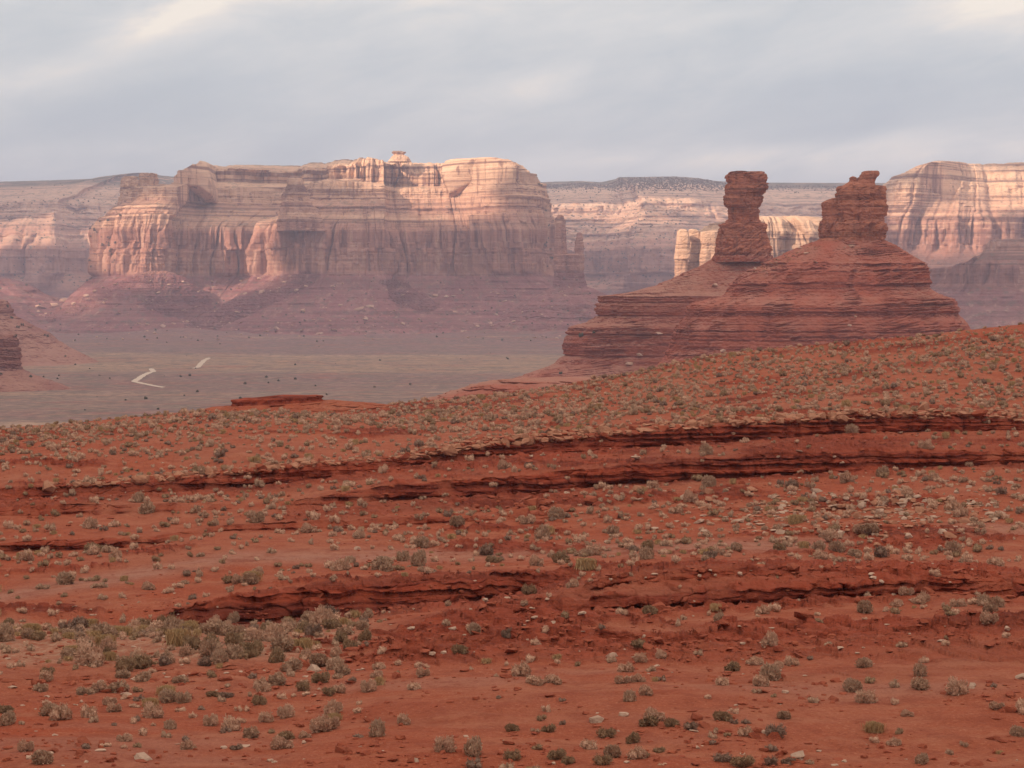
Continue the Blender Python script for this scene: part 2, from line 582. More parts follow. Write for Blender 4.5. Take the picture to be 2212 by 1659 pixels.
KINDS = {
    'pale': ('pale grey', leaf_material('pale_twigs', (0.57, 0.34, 0.23), (0.42, 0.24, 0.16))),
    'grey': ('grey-green', leaf_material('sage_leaves', (0.46, 0.285, 0.19), (0.32, 0.19, 0.125))),
    'olive': ('olive brown', leaf_material('olive_leaves', (0.33, 0.205, 0.12), (0.22, 0.13, 0.077))),
    'dark': ('dark', leaf_material('dark_leaves', (0.28, 0.175, 0.125), (0.185, 0.11, 0.08))),
    'straw': ('straw coloured', leaf_material('straw_blades', (0.50, 0.33, 0.17), (0.34, 0.19, 0.09))),
}
M_TREE = leaf_material('juniper_needles', (0.11, 0.105, 0.08), (0.07, 0.07, 0.052))


# ------------------------------------------------------------------ large rock builders
def catmull(pts, n):
    pts = np.asarray(pts, float)
    d = np.r_[0, np.cumsum(np.linalg.norm(np.diff(pts[:, :2], axis=0), axis=1) ** 0.9 + 1e-6)]
    s = np.linspace(0, d[-1], n)
    return np.stack([np.interp(s, d, pts[:, i]) for i in range(pts.shape[1])], 1), s / d[-1], d / d[-1]


def mesa_sheet(keys, levels, ref_d, N=1400, RW=320, flute=(60, 22), seed=1, bedamp=3.0, bedt=(5, 16), sm=9,
               top_y=None, overrides=None, nsm=61, talus_amp=10.0, oscale=None, true_depth=False):
    """keys: plan outline of the cliff foot as (px, depth); levels: list of (y at ref_d, inward offset m, flute weight, bed weight)
    from the back of the top down to the toe. top_y: {level index: [(px, y)...]} skyline overrides."""
    K = np.array([P(px, 600, d) for px, d in keys])[:, :2]
    path, s, kd = catmull(K, N * 2)
    path = smooth(path, sm * 2)
    # equal steps in what the camera sees plus plan length
    ppx, _ = proj(np.c_[path, np.full(len(path), 0.0)])
    seg = np.r_[0, np.cumsum(np.abs(np.diff(ppx)) * 1.3 + np.linalg.norm(np.diff(path, axis=0), axis=1) * 0.25 + 1e-6)]
    si = np.linspace(0, seg[-1], N)
    path = np.stack([np.interp(si, seg, path[:, i]) for i in (0, 1)], 1)
    ppx = np.interp(si, seg, ppx)
    arc = np.r_[0, np.cumsum(np.linalg.norm(np.diff(path, axis=0), axis=1))]
    tang = np.gradient(smooth(path, nsm), axis=0)
    nrm = np.stack([tang[:, 1], -tang[:, 0]], 1)
    nrm /= np.linalg.norm(nrm, axis=1, keepdims=True)          # keys run left to right: normal towards the viewer
    nrm = smooth(nrm, nsm)
    nrm /= np.linalg.norm(nrm, axis=1, keepdims=True)
    tb_ = np.gradient(smooth(path, max(61, N // 4)), axis=0)
    nrmB = np.stack([tb_[:, 1], -tb_[:, 0]], 1)
    nrmB /= np.linalg.norm(nrmB, axis=1, keepdims=True)
    nrmB = smooth(nrmB, max(61, N // 5))
    nrmB /= np.linalg.norm(nrmB, axis=1, keepdims=True)
    lv = np.array([l[:4] for l in levels], float)
    LZ = np.repeat(zof(lv[:, 0], ref_d)[:, None], N, 1)
    LO = np.repeat(lv[:, 1][:, None], N, 1)
    lim = 0.055 * ref_d

    def dep(k):
        o_ = lv[k, 1]
        return ref_d + (min(o_, lim) + 3.0 * max(0.0, o_ - lim) if true_depth else 0.0)
    if true_depth:
        for k in range(len(lv)):
            LZ[k] = zof(lv[k, 0], dep(k))
    for k, tab in (top_y or {}).items():
        tab = np.array(tab, float)
        LZ[k] = zof(np.interp(ppx, tab[:, 0], tab[:, 1]), dep(k))
    for k, tab in (overrides or {}).items():
        tab = np.array(tab, float)
        LO[k] = np.interp(ppx, tab[:, 0], tab[:, 1])
    if oscale:
        f_ = np.interp(ppx, *zip(*oscale))
        fr_ = path[:, 1] < ref_d * 1.14
        LO = np.where(LO > 0, LO * f_[None, :], LO)
    LZ = smooth(LZ.T, 35).T
    LZ[0] = LZ[1] - 0.03 * ref_d          # the far side falls away again
    for k in range(1, len(LZ)):
        if k > 1:
            LZ[k] = np.minimum(LZ[k], LZ[k - 1] - 0.3)
    LO = smooth(LO.T, 15).T
    ln = np.hypot(np.diff(LZ.mean(1)), np.diff(LO.mean(1)) * 0.35)
    cum = np.r_[0, np.cumsum(ln)]
    rr = np.linspace(0, cum[-1], RW)
    Zg = np.stack([np.interp(rr, cum, LZ[:, j]) for j in range(N)], 1)
    Og = np.stack([np.interp(rr, cum, LO[:, j]) for j in range(N)], 1)
    fw = np.interp(rr, cum, lv[:, 2])[:, None]
    bw = np.interp(rr, cum, lv[:, 3])[:, None]
    A = arc[None, :]
    l1, l2 = flute
    warp = 0.25 * l2 * vn(A / l2, Zg / (l1 * 1.2), 0, seed + 5)
    B1 = billow((A + warp) / l1, Zg / (l1 * 5), 0, 2, seed)
    B2 = billow((A + warp) / l2, Zg / (l2 * 7), 0, 3, seed + 20)
    lo = fbm(A / (l1 * 4), Zg * 0, 0, 2, seed + 40)
    D = fw * (l1 * 0.36 * (B1 - 0.5) + l2 * 0.22 * (B2 - 0.5) + l1 * 0.35 * lo)
    zb = Zg + 2.0 * fbm(A / 120, Zg / 60, 0, 2, seed + 60)
    bd = beds(zb, seed, *bedt)
    bd2 = beds(zb, seed + 9, bedt[0] * 0.35, bedt[1] * 0.35)
    mod = 0.55 + 0.6 * fbm(A / 45, Zg / 30, 0, 3, seed + 70)
    wv = 0.8 * vn(A / 70, Zg / 90, 0, seed + 6)
    C1 = np.abs(vn(A / (l1 * 0.75) + wv * 0.4, Zg / (l1 * 9), 0, seed + 13))
    C2 = np.abs(vn(A / (l2 * 0.9) + wv * 0.4, Zg / (l1 * 5), 0, seed + 14))
    D = D - fw * (l1 * 0.50 * np.exp(-C1 / 0.10) + l2 * 0.50 * np.exp(-C2 / 0.12))
    k_ = l1 / 60
    D = D + fw * k_ * (13.0 * blocks(A + warp * .5, zb_(Zg, A, k_, seed), seed + 15, (60 * k_, 120 * k_), (22 * k_, 75 * k_), 0.12)
                       + 4.5 * blocks(A + warp * .5, zb_(Zg, A, k_, seed), seed + 17, (14 * k_, 45 * k_), (6 * k_, 20 * k_), 0.2))
    D = D + (1 - fw) * bw * k_ * 3.0 * blocks(A + warp, zb_(Zg, A, k_, seed), seed + 19, (7 * k_, 16 * k_), (15 * k_, 70 * k_), 0.2)
    D = D + bw * bedamp * (bd * mod + 0.5 * bd2 * mod)
    # talus gullies and rubble
    tw = np.clip(1 - fw * 3, 0, 1) * sstep(zof(levels[-3][0], ref_d) + 60, zof(levels[-1][0], ref_d), Zg)
    D = D + tw * talus_amp * (4.0 * fbm(A / 210, Zg / 400, 0, 2, seed + 78) + 1.4 * fbm(A / 60, Zg / 220, 0, 4, seed + 80) + 0.25 * fbm(A / 9, Zg / 9, 0, 3, seed + 90))
    rough = fbm(A / 12, Zg / 7, 0, 3, seed + 95)
    D = D + (0.5 + 0.8 * bw) * rough
    V = np.zeros((RW, N, 3))
    lim = 0.055 * ref_d
    Oc = np.minimum(Og, lim)
    Oy = Og - Oc
    for ax in (0, 1):
        up = sstep(30, 110, Og)
        V[..., ax] = path[None, :, ax] - nrmB[None, :, ax] * Oc + (nrm[None, :, ax] * (1 - up) + nrmB[None, :, ax] * up) * D
    V[..., 1] += Oy * 3.0
    ps = smooth(path, N // 7)
    wt = sstep(10, 170, -Og)
    for ax in (0, 1):
        V[..., ax] += wt * (ps - path)[None, :, ax]
    # rounded heads: cracks bite into the tops of the cliffs
    crack = (1 - np.minimum(1, B1 * 1.6)) * 14 * (l1 / 60) + (1 - np.minimum(1, B2 * 1.6)) * 5 * (l1 / 60)
    head = np.interp(rr, cum, [l[4] if len(l) > 4 else 0.0 for l in levels])[:, None]
    V[..., 2] = Zg - head * crack + (1 - fw) * 0.8 * fbm(A / 14, Og / 14, 0, 3, seed + 99)
    return V


def zb_(Z, A, k, seed):
    return Z + 3 * k * fbm(A / (60 * k), Z / (60 * k), 0, 2, seed + 3)


def ring_loft(rows, d, depth=0.8, M=420, RW=260, seed=1, sq=2.6, blk=(14, 5), amp=1.0, bedamp=0.6, bedt=(1.2, 4), dshift=None,
              rough=0.12, bedw=None, flutew=None, cover=False, crack=0.0, tilt=0.0):
    """rows: (y, x_left, x_right) silhouette, top down; d: depth of the axis"""
    rows = np.array(rows, float)
    y, xl, xr = rows.T
    cum = np.r_[0, np.cumsum(np.hypot(np.diff(y), 0.35 * np.maximum(np.abs(np.diff(xl)), np.abs(np.diff(xr)))) + 1e-3)]
    rr = np.linspace(0, cum[-1], RW)
    y, xl, xr = (np.interp(rr, cum, a) for a in (y, xl, xr))
    row_bw = np.ones(RW) if bedw is None else np.interp(rr, cum, bedw)
    row_fw = np.ones(RW) if flutew is None else np.interp(rr, cum, flutew)
    z = zof(y, d)
    cx = (0.5 * (xl + xr) - CX) / F * d
    hw = 0.5 * (xr - xl) / F * d
    th = np.linspace(0, 2 * np.pi, M, endpoint=False)[None, :]
    c, s_ = np.cos(th), np.sin(th)
    sup = (np.abs(c) ** sq + np.abs(s_) ** sq) ** (-1 / sq)
    ux, uy = c * sup, s_ * sup
    dep = hw * depth if dshift is None else hw * np.interp(rr, cum, dshift)
    X = cx[:, None] + hw[:, None] * ux
    Y = d + dep[:, None] * uy
    Z = np.repeat(z[:, None], M, 1)
    nx, ny = c, s_
    l1, l2 = blk
    B = billow(X / l1, Y / l1, Z / (l1 * 2.2), 2, seed) - 0.55
    B2 = billow(X / l2, Y / l2, Z / (l2 * 1.2), 3, seed + 11) - 0.5
    wl = 0.12 * bedt[1]
    zb = Z + 2.2 * wl * fbm(X / l1, Y / l1, 0, 2, seed + 7) + wl * fbm(X / l2 * 1.3, Y / l2 * 1.3, Z / l2, 2, seed + 8)
    mod = 0.65 + 1.0 * fbm(X / 11, Y / 11, Z / 9, 3, seed + 30)
    if cover:
        thx = np.arctan2(Y - d, X - cx[:, None])
        cv = sstep(0.02, 0.30, fbm(np.cos(thx) * 5 + Z / 80, np.sin(thx) * 5, Z / 45, 3, seed + 33))
        if cover is not True:
            cv = np.maximum(cv, cover(*proj(np.stack([X, Y, Z], -1))))
        mod = mod * (1 - 0.9 * cv)
        amp = amp * (1 - 0.6 * cv)
    mod = np.clip(mod, 0, 1.6)
    bd = beds(zb, seed, *bedt) * mod + 0.45 * beds(zb, seed + 3, bedt[0] * 0.3, bedt[1] * 0.35) * mod
    D = row_fw[:, None] * amp * (l1 * 0.22 * B + l2 * 0.22 * B2) + row_bw[:, None] * bedamp * bd + rough * l2 * fbm(X / 2.5, Y / 2.5, Z / 1.5, 3, seed + 50)
    ar = th * hw[:, None]
    k1 = np.abs(vn(ar / (l1 * 0.8) + 9, Z / (l1 * 2.5), 0, seed + 61))
    D = D - row_fw[:, None] * crack * l1 * 0.16 * np.exp(-k1 / 0.06) * mod
    D = D + row_fw[:, None] * crack * l2 * (0.20 * blocks(ar + 0.6 * B * l2, zb, seed + 64, (bedt[0], bedt[1]), (l2 * 0.5, l2 * 2.2), 0.15)
                                            + 0.10 * blocks(ar, zb, seed + 66, (bedt[0] * .3, bedt[1] * .4), (l2 * 0.25, l2), 0.2)) * mod
    small = np.minimum(1.0, hw / (l1 * 0.6))[:, None]
    D = D * (0.25 + 0.75 * small)
    V = np.stack([X + nx * D, Y + ny * D, Z + 0.1 * D + tilt * (X - X.mean())], -1)
    cap = np.zeros((1, M, 3))
    cap[...] = V[0].mean(0)
    cap[..., 2] = V[0, :, 2].mean() + 0.3
    V = np.concatenate([cap, V], 0)
    return V, grid_faces(RW + 1, M, True)


def z4(zx, zy):
    return 1458.1 + .3417 * zx, 297 + .3417 * zy


def z3(zx, zy):
    return 1134.1 + .3418 * zx, 297 + .3418 * zy


def z5(zx, zy):
    return .3418 * zx, 621 + .3418 * zy


def rows_from(f, tab):
    return [(f(0, zy)[1], f(a, zy)[0], f(b, zy)[0]) for zy, a, b in tab]


# ------------------------------------------------------------------ main mesa
MD = 5000.0
mesa_keys = [(420, 7600), (330, 6300), (255, 5600), (216, 5230), (222, 5090), (262, 5010), (300, 4975), (338, 4970), (362, 4990),
             (366, 5060), (400, 5090), (440, 5110), (480, 5120), (525, 5150), (548, 5140), (556, 5040), (590, 5030), (597, 4960),
             (612, 4930), (680, 4930), (700, 4905), (760, 4915), (805, 4900), (838, 4905), (846, 4990), (900, 5000), (960, 4995),
             (1000, 4985), (1030, 4960), (1090, 4925), (1140, 4930), (1180, 4975), (1196, 5100), (1200, 5500), (1190, 6300), (1180, 7600)]
mesa_levels = [  # y, inward offset, flute weight, bed weight, head
    (337, 900, 0.0, 0.0, 0), (337, 330, 0.0, 0.1, 0), (338, 228, 0.3, 0.5, 0.5), (346, 214, 0.7, 0.7, 0.6), (362, 204, 1.0, 0.5, 0.2), (392, 190, 1.0, 0.5, 0),
    (400, 160, 0.35, 1.0, 0), (430, 118, 0.30, 1.3, 0), (446, 84, 0.30, 1.2, 0), (462, 58, 0.4, 1.0, 0.3), (478, 34, 0.7, 0.5, 1.0),
    (486, 18, 0.9, 0.3, 0.8), (500, 6, 1.0, 0.25, 0), (536, 2, 1.0, 0.2, 0), (540, -4, 0.8, 0.5, 0), (586, -8, 0.8, 0.3, 0), (596, -14, 0.25, 0.6, 0),
    (640, -95, 0.05, 0.9, 0), (680, -175, 0.0, 0.7, 0), (716, -280, 0.0, 0.1, 0), (745, -480, 0, 0, 0), (752, -800, 0, 0, 0)]
sky_line = [(0, 352), (262, 396), (290, 376), (330, 342), (345, 334), (400, 330), (450, 318), (600, 314), (740, 318), (790, 328), (850, 338), (880, 334), (940, 338),
            (990, 341), (1010, 335), (1050, 336), (1100, 337), (1140, 342), (1165, 350), (1182, 362), (1190, 384), (1200, 398)]
mid_line = [(0, 352), (262, 400), (290, 382), (330, 350), (420, 324), (600, 320), (740, 324), (790, 334), (850, 343), (940, 343), (1050, 343), (1140, 350), (1170, 360), (1186, 376), (1200, 402)]
off_top = [(200, 300), (330, 330), (600, 380), (700, 350), (800, 260), (860, 215), (1050, 205), (1110, 150), (1190, 110)]
off_top2 = [(200, 280), (330, 300), (600, 350), (700, 320), (800, 240), (860, 200), (1050, 190), (1110, 135), (1190, 95)]
off_b = [(200, 250), (330, 260), (600, 300), (700, 280), (800, 222), (860, 188), (1050, 178), (1110, 120), (1190, 80)]
off_c = [(200, 150), (350, 190), (560, 230), (620, 150), (700, 165), (860, 140), (1040, 130), (1100, 80), (1190, 55)]
off_d = [(200, 70), (250, 60), (350, 110), (560, 150), (605, 75), (700, 90), (860, 90), (1040, 80), (1100, 45), (1190, 35)]
ctop = [(0, 470), (240, 466), (262, 458), (340, 456), (366, 470), (440, 478), (540, 478), (590, 470), (605, 476), (700, 482), (1000, 484), (1040, 462), (1100, 440), (1200, 455)]
Vm = mesa_sheet(mesa_keys, mesa_levels, MD, N=2300, RW=480, flute=(70, 21), seed=11, bedamp=4.6, bedt=(5, 15), oscale=[(200, .5), (330, .62), (400, 1), (1030, 1), (1190, .5)],
                top_y={0: sky_line, 1: sky_line, 2: sky_line, 3: mid_line, 4: [(0, 362), (330, 362), (420, 340), (740, 342), (850, 362), (1300, 372)], 5: [(0, 392), (330, 392), (420, 374), (740, 376), (850, 392), (1300, 396)], 6: [(0, 400), (330, 400), (420, 386), (740, 388), (850, 400), (1300, 404)], 10: ctop},
                overrides={1: [(x, o + 120) for x, o in off_top], 2: off_top, 3: off_top2, 4: off_b, 5: off_b, 6: off_c, 7: [(x, o - 25) for x, o in off_c], 8: off_d, 9: [(x, o * 0.75) for x, o in off_d]})
mesa = thing('mesa', tuple(P(700, 720, MD)), 'broad banded sandstone mesa with sunlit cream rim behind the valley floor', 'mesa')
# split into talus and rock by row: the foot row
zfoot = float(zof(594, MD))
frow = int(np.argmax((Vm[..., 2] < zfoot).mean(1) > 0.5))
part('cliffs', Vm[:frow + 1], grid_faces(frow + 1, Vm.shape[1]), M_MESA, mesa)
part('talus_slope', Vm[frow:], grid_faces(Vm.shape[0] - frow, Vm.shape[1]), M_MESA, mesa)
TALUS = Vm[frow + 4:]


def chunk(rows, d, name, parent, mat, **kw):
    V, Fq = ring_loft(rows, d, **kw)
    return part(name, V, Fq, mat, parent)


# stepped pinnacle standing on the mesa's front edge, and the cap knob on the rim
chunk([(380, 631, 645), (384, 626, 652), (400, 625, 656), (414, 621, 660), (418, 617, 664), (446, 612, 674), (450, 608, 684), (480, 602, 696), (500, 600, 700)], 4925,
      'pinnacle', mesa, M_MESA, seed=5, blk=(40, 15), bedamp=2.0, bedt=(5, 15), M=260, RW=160, depth=0.9)
chunk([(326.5, 850, 870), (329, 848, 877), (334, 853, 873), (341, 846, 884), (350, 840, 890)], 5160, 'cap_knob', mesa, M_MESA, seed=6, blk=(16, 7), bedamp=1.5,
      bedt=(4, 9), M=120, RW=60)
for (a, b, t_, dd, sd) in ((268, 300, 383, 5290, 7), (306, 340, 376, 5320, 8)):
    chunk([(t_ - 2, a + 6, b - 6), (t_, a + 2, b - 2), (t_ + 10, a, b), (t_ + 26, a - 1, b + 1), (t_ + 40, a - 4, b + 3), (t_ + 60, a - 8, b + 6)], dd, 'buttress', mesa, M_MESA,
          seed=40 + sd, blk=(30, 12), bedamp=2.4, bedt=(5, 14), M=200, RW=120, depth=1.3, sq=3.6, crack=1.0)

for tab, dd, sd in (([(586, 305, 365), (600, 272, 402), (640, 185, 450), (690, 85, 505), (722, 15, 550), (765, -90, 620)], 4975, 1),
                    ([(592, 612, 672), (618, 565, 735), (660, 480, 815), (700, 395, 895), (728, 325, 960), (768, 235, 1040)], 4905, 2),
                    ([(604, 822, 868), (645, 762, 930), (690, 690, 1000), (728, 610, 1080), (765, 540, 1150)], 4880, 3)):
    chunk(tab, dd, 'debris_cone', mesa, M_MESA, seed=60 + sd, blk=(55, 18), amp=0.55, bedamp=2.2, bedt=(6, 16), M=460, RW=200, sq=2.0, depth=0.42, rough=0.3)

# ------------------------------------------------------------------ far plateau
plat_keys = [(-1500, 8000), (-500, 7800), (-100, 7600), (60, 7420), (112, 7400), (130, 7560), (260, 7700), (420, 8000), (1000, 8000), (1150, 7800), (1230, 7700),
             (1290, 7760), (1345, 7500), (1360, 7350), (1500, 7350), (1640, 7500), (1700, 7720), (1800, 7800), (1900, 7750), (2400, 7800), (3600, 7900)]
plat_levels = [(387, 1700, 0, 0, 0), (387, 1000, 0, 0, 0), (394, 800, 0, 0.3, 0), (403, 640, 0.2, 1.0, 0), (409, 580, 0.2, 1.0, 0), (424, 520, 0.3, 1.4, 0), (432, 430, 0.3, 1.4, 0.3), (452, 380, 0.5, 1.3, 0.5),
               (462, 300, 0.3, 1.6, 0), (480, 230, 0.3, 1.6, 0), (492, 130, 0.3, 1.6, 0.4), (512, 70, 0.6, 1.2, 0.5), (528, 20, 0.8, 0.8, 0.5), (540, 0, 1.0, 0.5, 0), (590, -10, 0.9, 0.4, 0),
               (600, -30, 0.2, 0.5, 0), (640, -160, 0, 0.4, 0), (690, -420, 0, 0.1, 0), (697, -900, 0, 0, 0)]
pl_sky = [(-1500, 395), (0, 384), (60, 377), (160, 374), (290, 380), (420, 384), (1000, 384), (1160, 385), (1300, 387), (1500, 386), (1560, 383), (1700, 385), (1900, 388), (2300, 388)]


def tilt_levels(levels, tab_k):
    return {k: [(x, y + dy) for x, y in pl_sky] for k, dy in tab_k}


Vp = mesa_sheet(plat_keys, plat_levels, 7500, N=1700, RW=330, flute=(150, 48), seed=31, bedamp=11, bedt=(8, 24), nsm=121, sm=15, true_depth=True,
                top_y=tilt_levels(plat_levels, ((0, 0.5), (1, 0), (2, 7))), talus_amp=25)
obj('plateau', mesh_from('plateau', Vp, grid_faces(*Vp.shape[:2]), (M_PLAT,)), kind='structure')

# right mesa with bright rim
RD = 5400.0
rm_keys = [(2020, 8200), (1940, 6900), (1880, 6000), (1870, 5560), (1900, 5480), (1950, 5440), (1985, 5470), (2040, 5450), (2070, 5410), (2110, 5430), (2150, 5470), (2200, 5440),
           (2330, 5400), (2600, 5300), (3300, 5300)]
rm_levels = [(330, 900, 0, 0, 0), (330, 420, 0, 0, 0), (332, 300, 0.1, 0.5, 0.3), (344, 280, 0.3, 0.7, 0.3), (352, 240, 0.2, 0.9, 0), (376, 215, 0.5, 0.6, 0.3), (384, 178, 0.2, 1.0, 0), (398, 165, 0.5, 0.7, 0.5),
             (410, 140, 0.4, 1.0, 0), (434, 96, 0.3, 1.4, 0), (452, 55, 0.3, 1.4, 0.2), (466, 20, 0.6, 0.8, 0.7), (478, 6, 0.9, 0.4, 0.4), (500, 0, 1, 0.25, 0), (536, -6, 0.9, 0.3, 0),
             (546, -20, 0.3, 0.8, 0), (600, -130, 0.05, 0.7, 0), (660, -240, 0, 0.4, 0), (705, -380, 0, 0.1, 0), (730, -700, 0, 0, 0)]
rm_sky = [(1500, 400), (1845, 398), (1852, 386), (1868, 385), (1874, 370), (1900, 368), (1908, 353), (1940, 350), (1950, 341), (1990, 337), (2120, 334), (2212, 331), (2600, 330)]
Vr = mesa_sheet(rm_keys, rm_levels, RD, N=1000, RW=360, flute=(66, 24), seed=51, bedamp=4.8, bedt=(5, 16), oscale=[(1850, .22), (1960, .35), (2080, 1)],
                top_y={0: rm_sky, 1: rm_sky, 2: rm_sky, 3: [(x, y + 8) for x, y in rm_sky], 4: [(x, max(y + 14, 354)) for x, y in rm_sky], 5: [(x, max(y + 22, 376)) for x, y in rm_sky]})
rmesa = thing('mesa', tuple(P(2100, 700, RD)), 'banded mesa with brightly sunlit rim beyond the broken-topped tower', 'mesa')
zf2 = float(zof(544, RD))
fr2 = int(np.argmax((Vr[..., 2] < zf2).mean(1) > 0.5))
part('cliffs', Vr[:fr2 + 1], grid_faces(fr2 + 1, Vr.shape[1]), M_MESA, rmesa)
part('talus_slope', Vr[fr2:], grid_faces(Vr.shape[0] - fr2, Vr.shape[1]), M_MESA, rmesa)

# nearer shaded spur at the right edge
sp_keys = [(2010, 5300), (2011, 4800), (2014, 4420), (2030, 4330), (2080, 4300), (2100, 4330), (2150, 4290), (2230, 4260), (2400, 4200), (2700, 4200)]
sp_levels = [(512, 500, 0, 0, 0), (513, 120, 0.1, 0.3, 0.3), (520, 90, 0.4, 0.6, 0.5), (540, 76, 0.6, 0.6, 0), (552, 40, 0.3, 1.2, 0), (566, 14, 0.5, 0.9, 0.6), (576, 3, 0.9, 0.4, 0.3), (612, -4, 0.9, 0.3, 0),
             (622, -14, 0.3, 0.9, 0), (660, -80, 0.05, 0.8, 0), (700, -170, 0, 0.4, 0), (730, -300, 0, 0, 0)]
sp_sky = [(1900, 566), (2030, 562), (2066, 552), (2085, 538), (2105, 516), (2140, 510), (2175, 514), (2230, 505), (2700, 500)]
M_SPUR = rock_far('shaded_spur_rock', float(zof(622, 4300)), float(zof(505, 4300)), (0.22, 0.09, 0.085), (0.25, 0.11, 0.085), (0.33, 0.175, 0.13), VEG)  # darker copy of the mesa rock, the spur's shade painted into it
Vs = mesa_sheet(sp_keys, sp_levels, 4300, N=420, RW=200, flute=(48, 18), seed=71, bedamp=2.6, bedt=(4, 13),
                top_y={0: sp_sky, 1: sp_sky, 2: [(x, y + 6) for x, y in sp_sky], 3: [(x, max(y + 14, 540)) for x, y in sp_sky]})
o_ = obj('rock_spur', mesh_from('rock_spur', Vs, grid_faces(*Vs.shape[:2]), (M_SPUR,)),
         label='shaded stepped rock spur in front of the bright-rimmed mesa', category='rock spur')

# low left hill behind the left butte
Vq, Fq_ = ring_loft([(600, -180, 10), (604, -200, 30), (622, -240, 70), (640, -260, 110), (700, -420, 330), (730, -600, 500)], 5200, seed=77, blk=(60, 20), bedamp=3, bedt=(6, 16), M=300, RW=120, sq=2.0)
obj('hill', mesh_from('hill', Vq, Fq_, (M_MESA,)), kind='structure')

# ------------------------------------------------------------------ fin wall (bright slabs) behind the towers
FD = 3500.0
fw_keys = [(1560, 4500), (1520, 3900), (1512, 3700), (1545, 3640), (1590, 3660), (1650, 3650), (1680, 3640), (1700, 3680), (1740, 3660), (1790, 3690), (1830, 3740), (1845, 3900), (1840, 4200), (1835, 4600)]
fw_levels = [(466, 260, 0, 0, 0), (464, 60, 0.1, 0.2, 0.5), (466, 30, 0.4, 0.3, 0.9), (476, 14, 0.9, 0.3, 0.5), (492, 6, 0.8, 0.6, 0), (498, 0, 1.0, 0.3, 0), (560, -6, 1.0, 0.3, 0), (575, -16, 0.3, 0.6, 0),
             (640, -60, 0, 0.4, 0), (700, -110, 0, 0.1, 0), (740, -160, 0, 0, 0)]
Vf = mesa_sheet(fw_keys, fw_levels, 3650, N=560, RW=190, flute=(38, 15), seed=91, bedamp=1.8, bedt=(3, 10),
                top_y={0: [(1500, 486), (1545, 480), (1600, 470), (1700, 464), (1770, 462), (2000, 470)], 1: [(1500, 486), (1545, 480), (1600, 468), (1700, 463), (1770, 461), (2000, 470)]})
obj('rock_wall', mesh_from('rock_wall', Vf, grid_faces(*Vf.shape[:2]), (M_FIN,)),
    label='long fluted rock wall with sunlit rounded crest behind the two towers', category='rock wall')
fins = [([(580, 975, 1010), (592, 958, 1025), (620, 955, 1034), (770, 946, 1040), (775, 950, 1020), (880, 948, 1020), (1000, 940, 1030)], 3440, 'tall slender sunlit slab at the open end of the rock wall'),
        ([(580, 1040, 1075), (592, 1036, 1095), (640, 1036, 1112), (660, 1050, 1108), (780, 1030, 1112), (880, 1010, 1110), (1000, 1000, 1120)], 3470, 'sunlit notched slab standing between two taller slabs'),
        ([(588, 1160, 1205), (598, 1112, 1212), (700, 1110, 1222), (800, 1100, 1225), (1000, 1090, 1240)], 3450, 'widest sunlit slab touching the foot of the round-headed tower')]
for i, (tab, d_, lab) in enumerate(fins):
    V_, F_ = ring_loft(rows_from(z3, tab), d_, seed=100 + i, blk=(26, 10), bedamp=0.9, bedt=(4, 22), sq=4.0, M=200, RW=160, depth=1.1, amp=0.6)
    obj('rock_fin', mesh_from('rock_fin', V_, F_, (M_FIN,)), label=lab, category='rock fin', group='sunlit rock slabs beside the round-headed tower')

# ------------------------------------------------------------------ twin spires beside the mesa
spd = 4650.0
spire = thing('rock_spire', tuple(P(1230, 720, spd)), 'hazy twin-pronged rock spire on a talus cone beside the mesa', 'rock spire')
chunk(rows_from(z3, [(488, 212, 228), (500, 205, 240), (515, 192, 246), (540, 190, 250), (640, 188, 256), (735, 188, 262), (775, 184, 270)]), spd, 'prong', spire, M_MESA,
      seed=7, blk=(16, 8), bedamp=1.2, bedt=(5, 14), M=140, RW=140)
chunk(rows_from(z3, [(600, 332, 352), (612, 328, 360), (655, 324, 362), (662, 318, 368), (740, 318, 366), (775, 312, 372)]), spd, 'prong', spire, M_MESA,
      seed=8, blk=(14, 7), bedamp=1.2, bedt=(5, 14), M=140, RW=120)
chunk(rows_from(z3, [(735, 262, 318), (742, 186, 368), (800, 184, 366), (900, 184, 372), (940, 180, 384), (1000, 176, 390)]), spd, 'pedestal', spire, M_MESA,
      seed=9, blk=(20, 9), bedamp=1.5, bedt=(5, 14), M=200, RW=140, depth=0.8)
chunk(rows_from(z3, [(930, 186, 380), (945, 170, 400), (1010, 60, 560), (1080, -60, 700), (1150, -180, 820), (1215, -330, 980), (1260, -520, 1100)]), spd, 'talus_slope', spire, M_MESA,
      seed=10, blk=(50, 16), amp=0.5, bedamp=3.0, bedt=(5, 16), M=420, RW=200, sq=2.0)

# ------------------------------------------------------------------ the two towers and their pedestals
AD, BD = 1640.0, 1450.0
ta = thing('rock_butte', tuple(P(1500, 830, 1640.0)), 'red butte carrying a round-headed sandstone tower', 'butte')
tower_a = [(217, 1310, 1478), (222, 1292, 1492), (240, 1274, 1503), (268, 1272, 1508), (284, 1284, 1504), (288, 1290, 1500), (292, 1280, 1505), (312, 1268, 1512), (345, 1262, 1508), (360, 1264, 1486),
           (366, 1262, 1484), (384, 1253, 1487), (436, 1255, 1478), (446, 1272, 1466), (452, 1277, 1470), (500, 1278, 1470), (538, 1285, 1474), (543, 1262, 1492), (552, 1246, 1502), (574, 1242, 1508),
           (582, 1238, 1500), (600, 1232, 1508), (660, 1224, 1522), (700, 1220, 1532), (706, 1212, 1534), (755, 1196, 1538), (790, 1190, 1550)]
chunk(rows_from(z3, tower_a), AD, 'tower', ta, M_BUTTE, seed=21, crack=1.0, blk=(12, 5), amp=1.25, bedamp=0.85, bedt=(3, 10), M=520, RW=460, depth=0.85, sq=3.2)
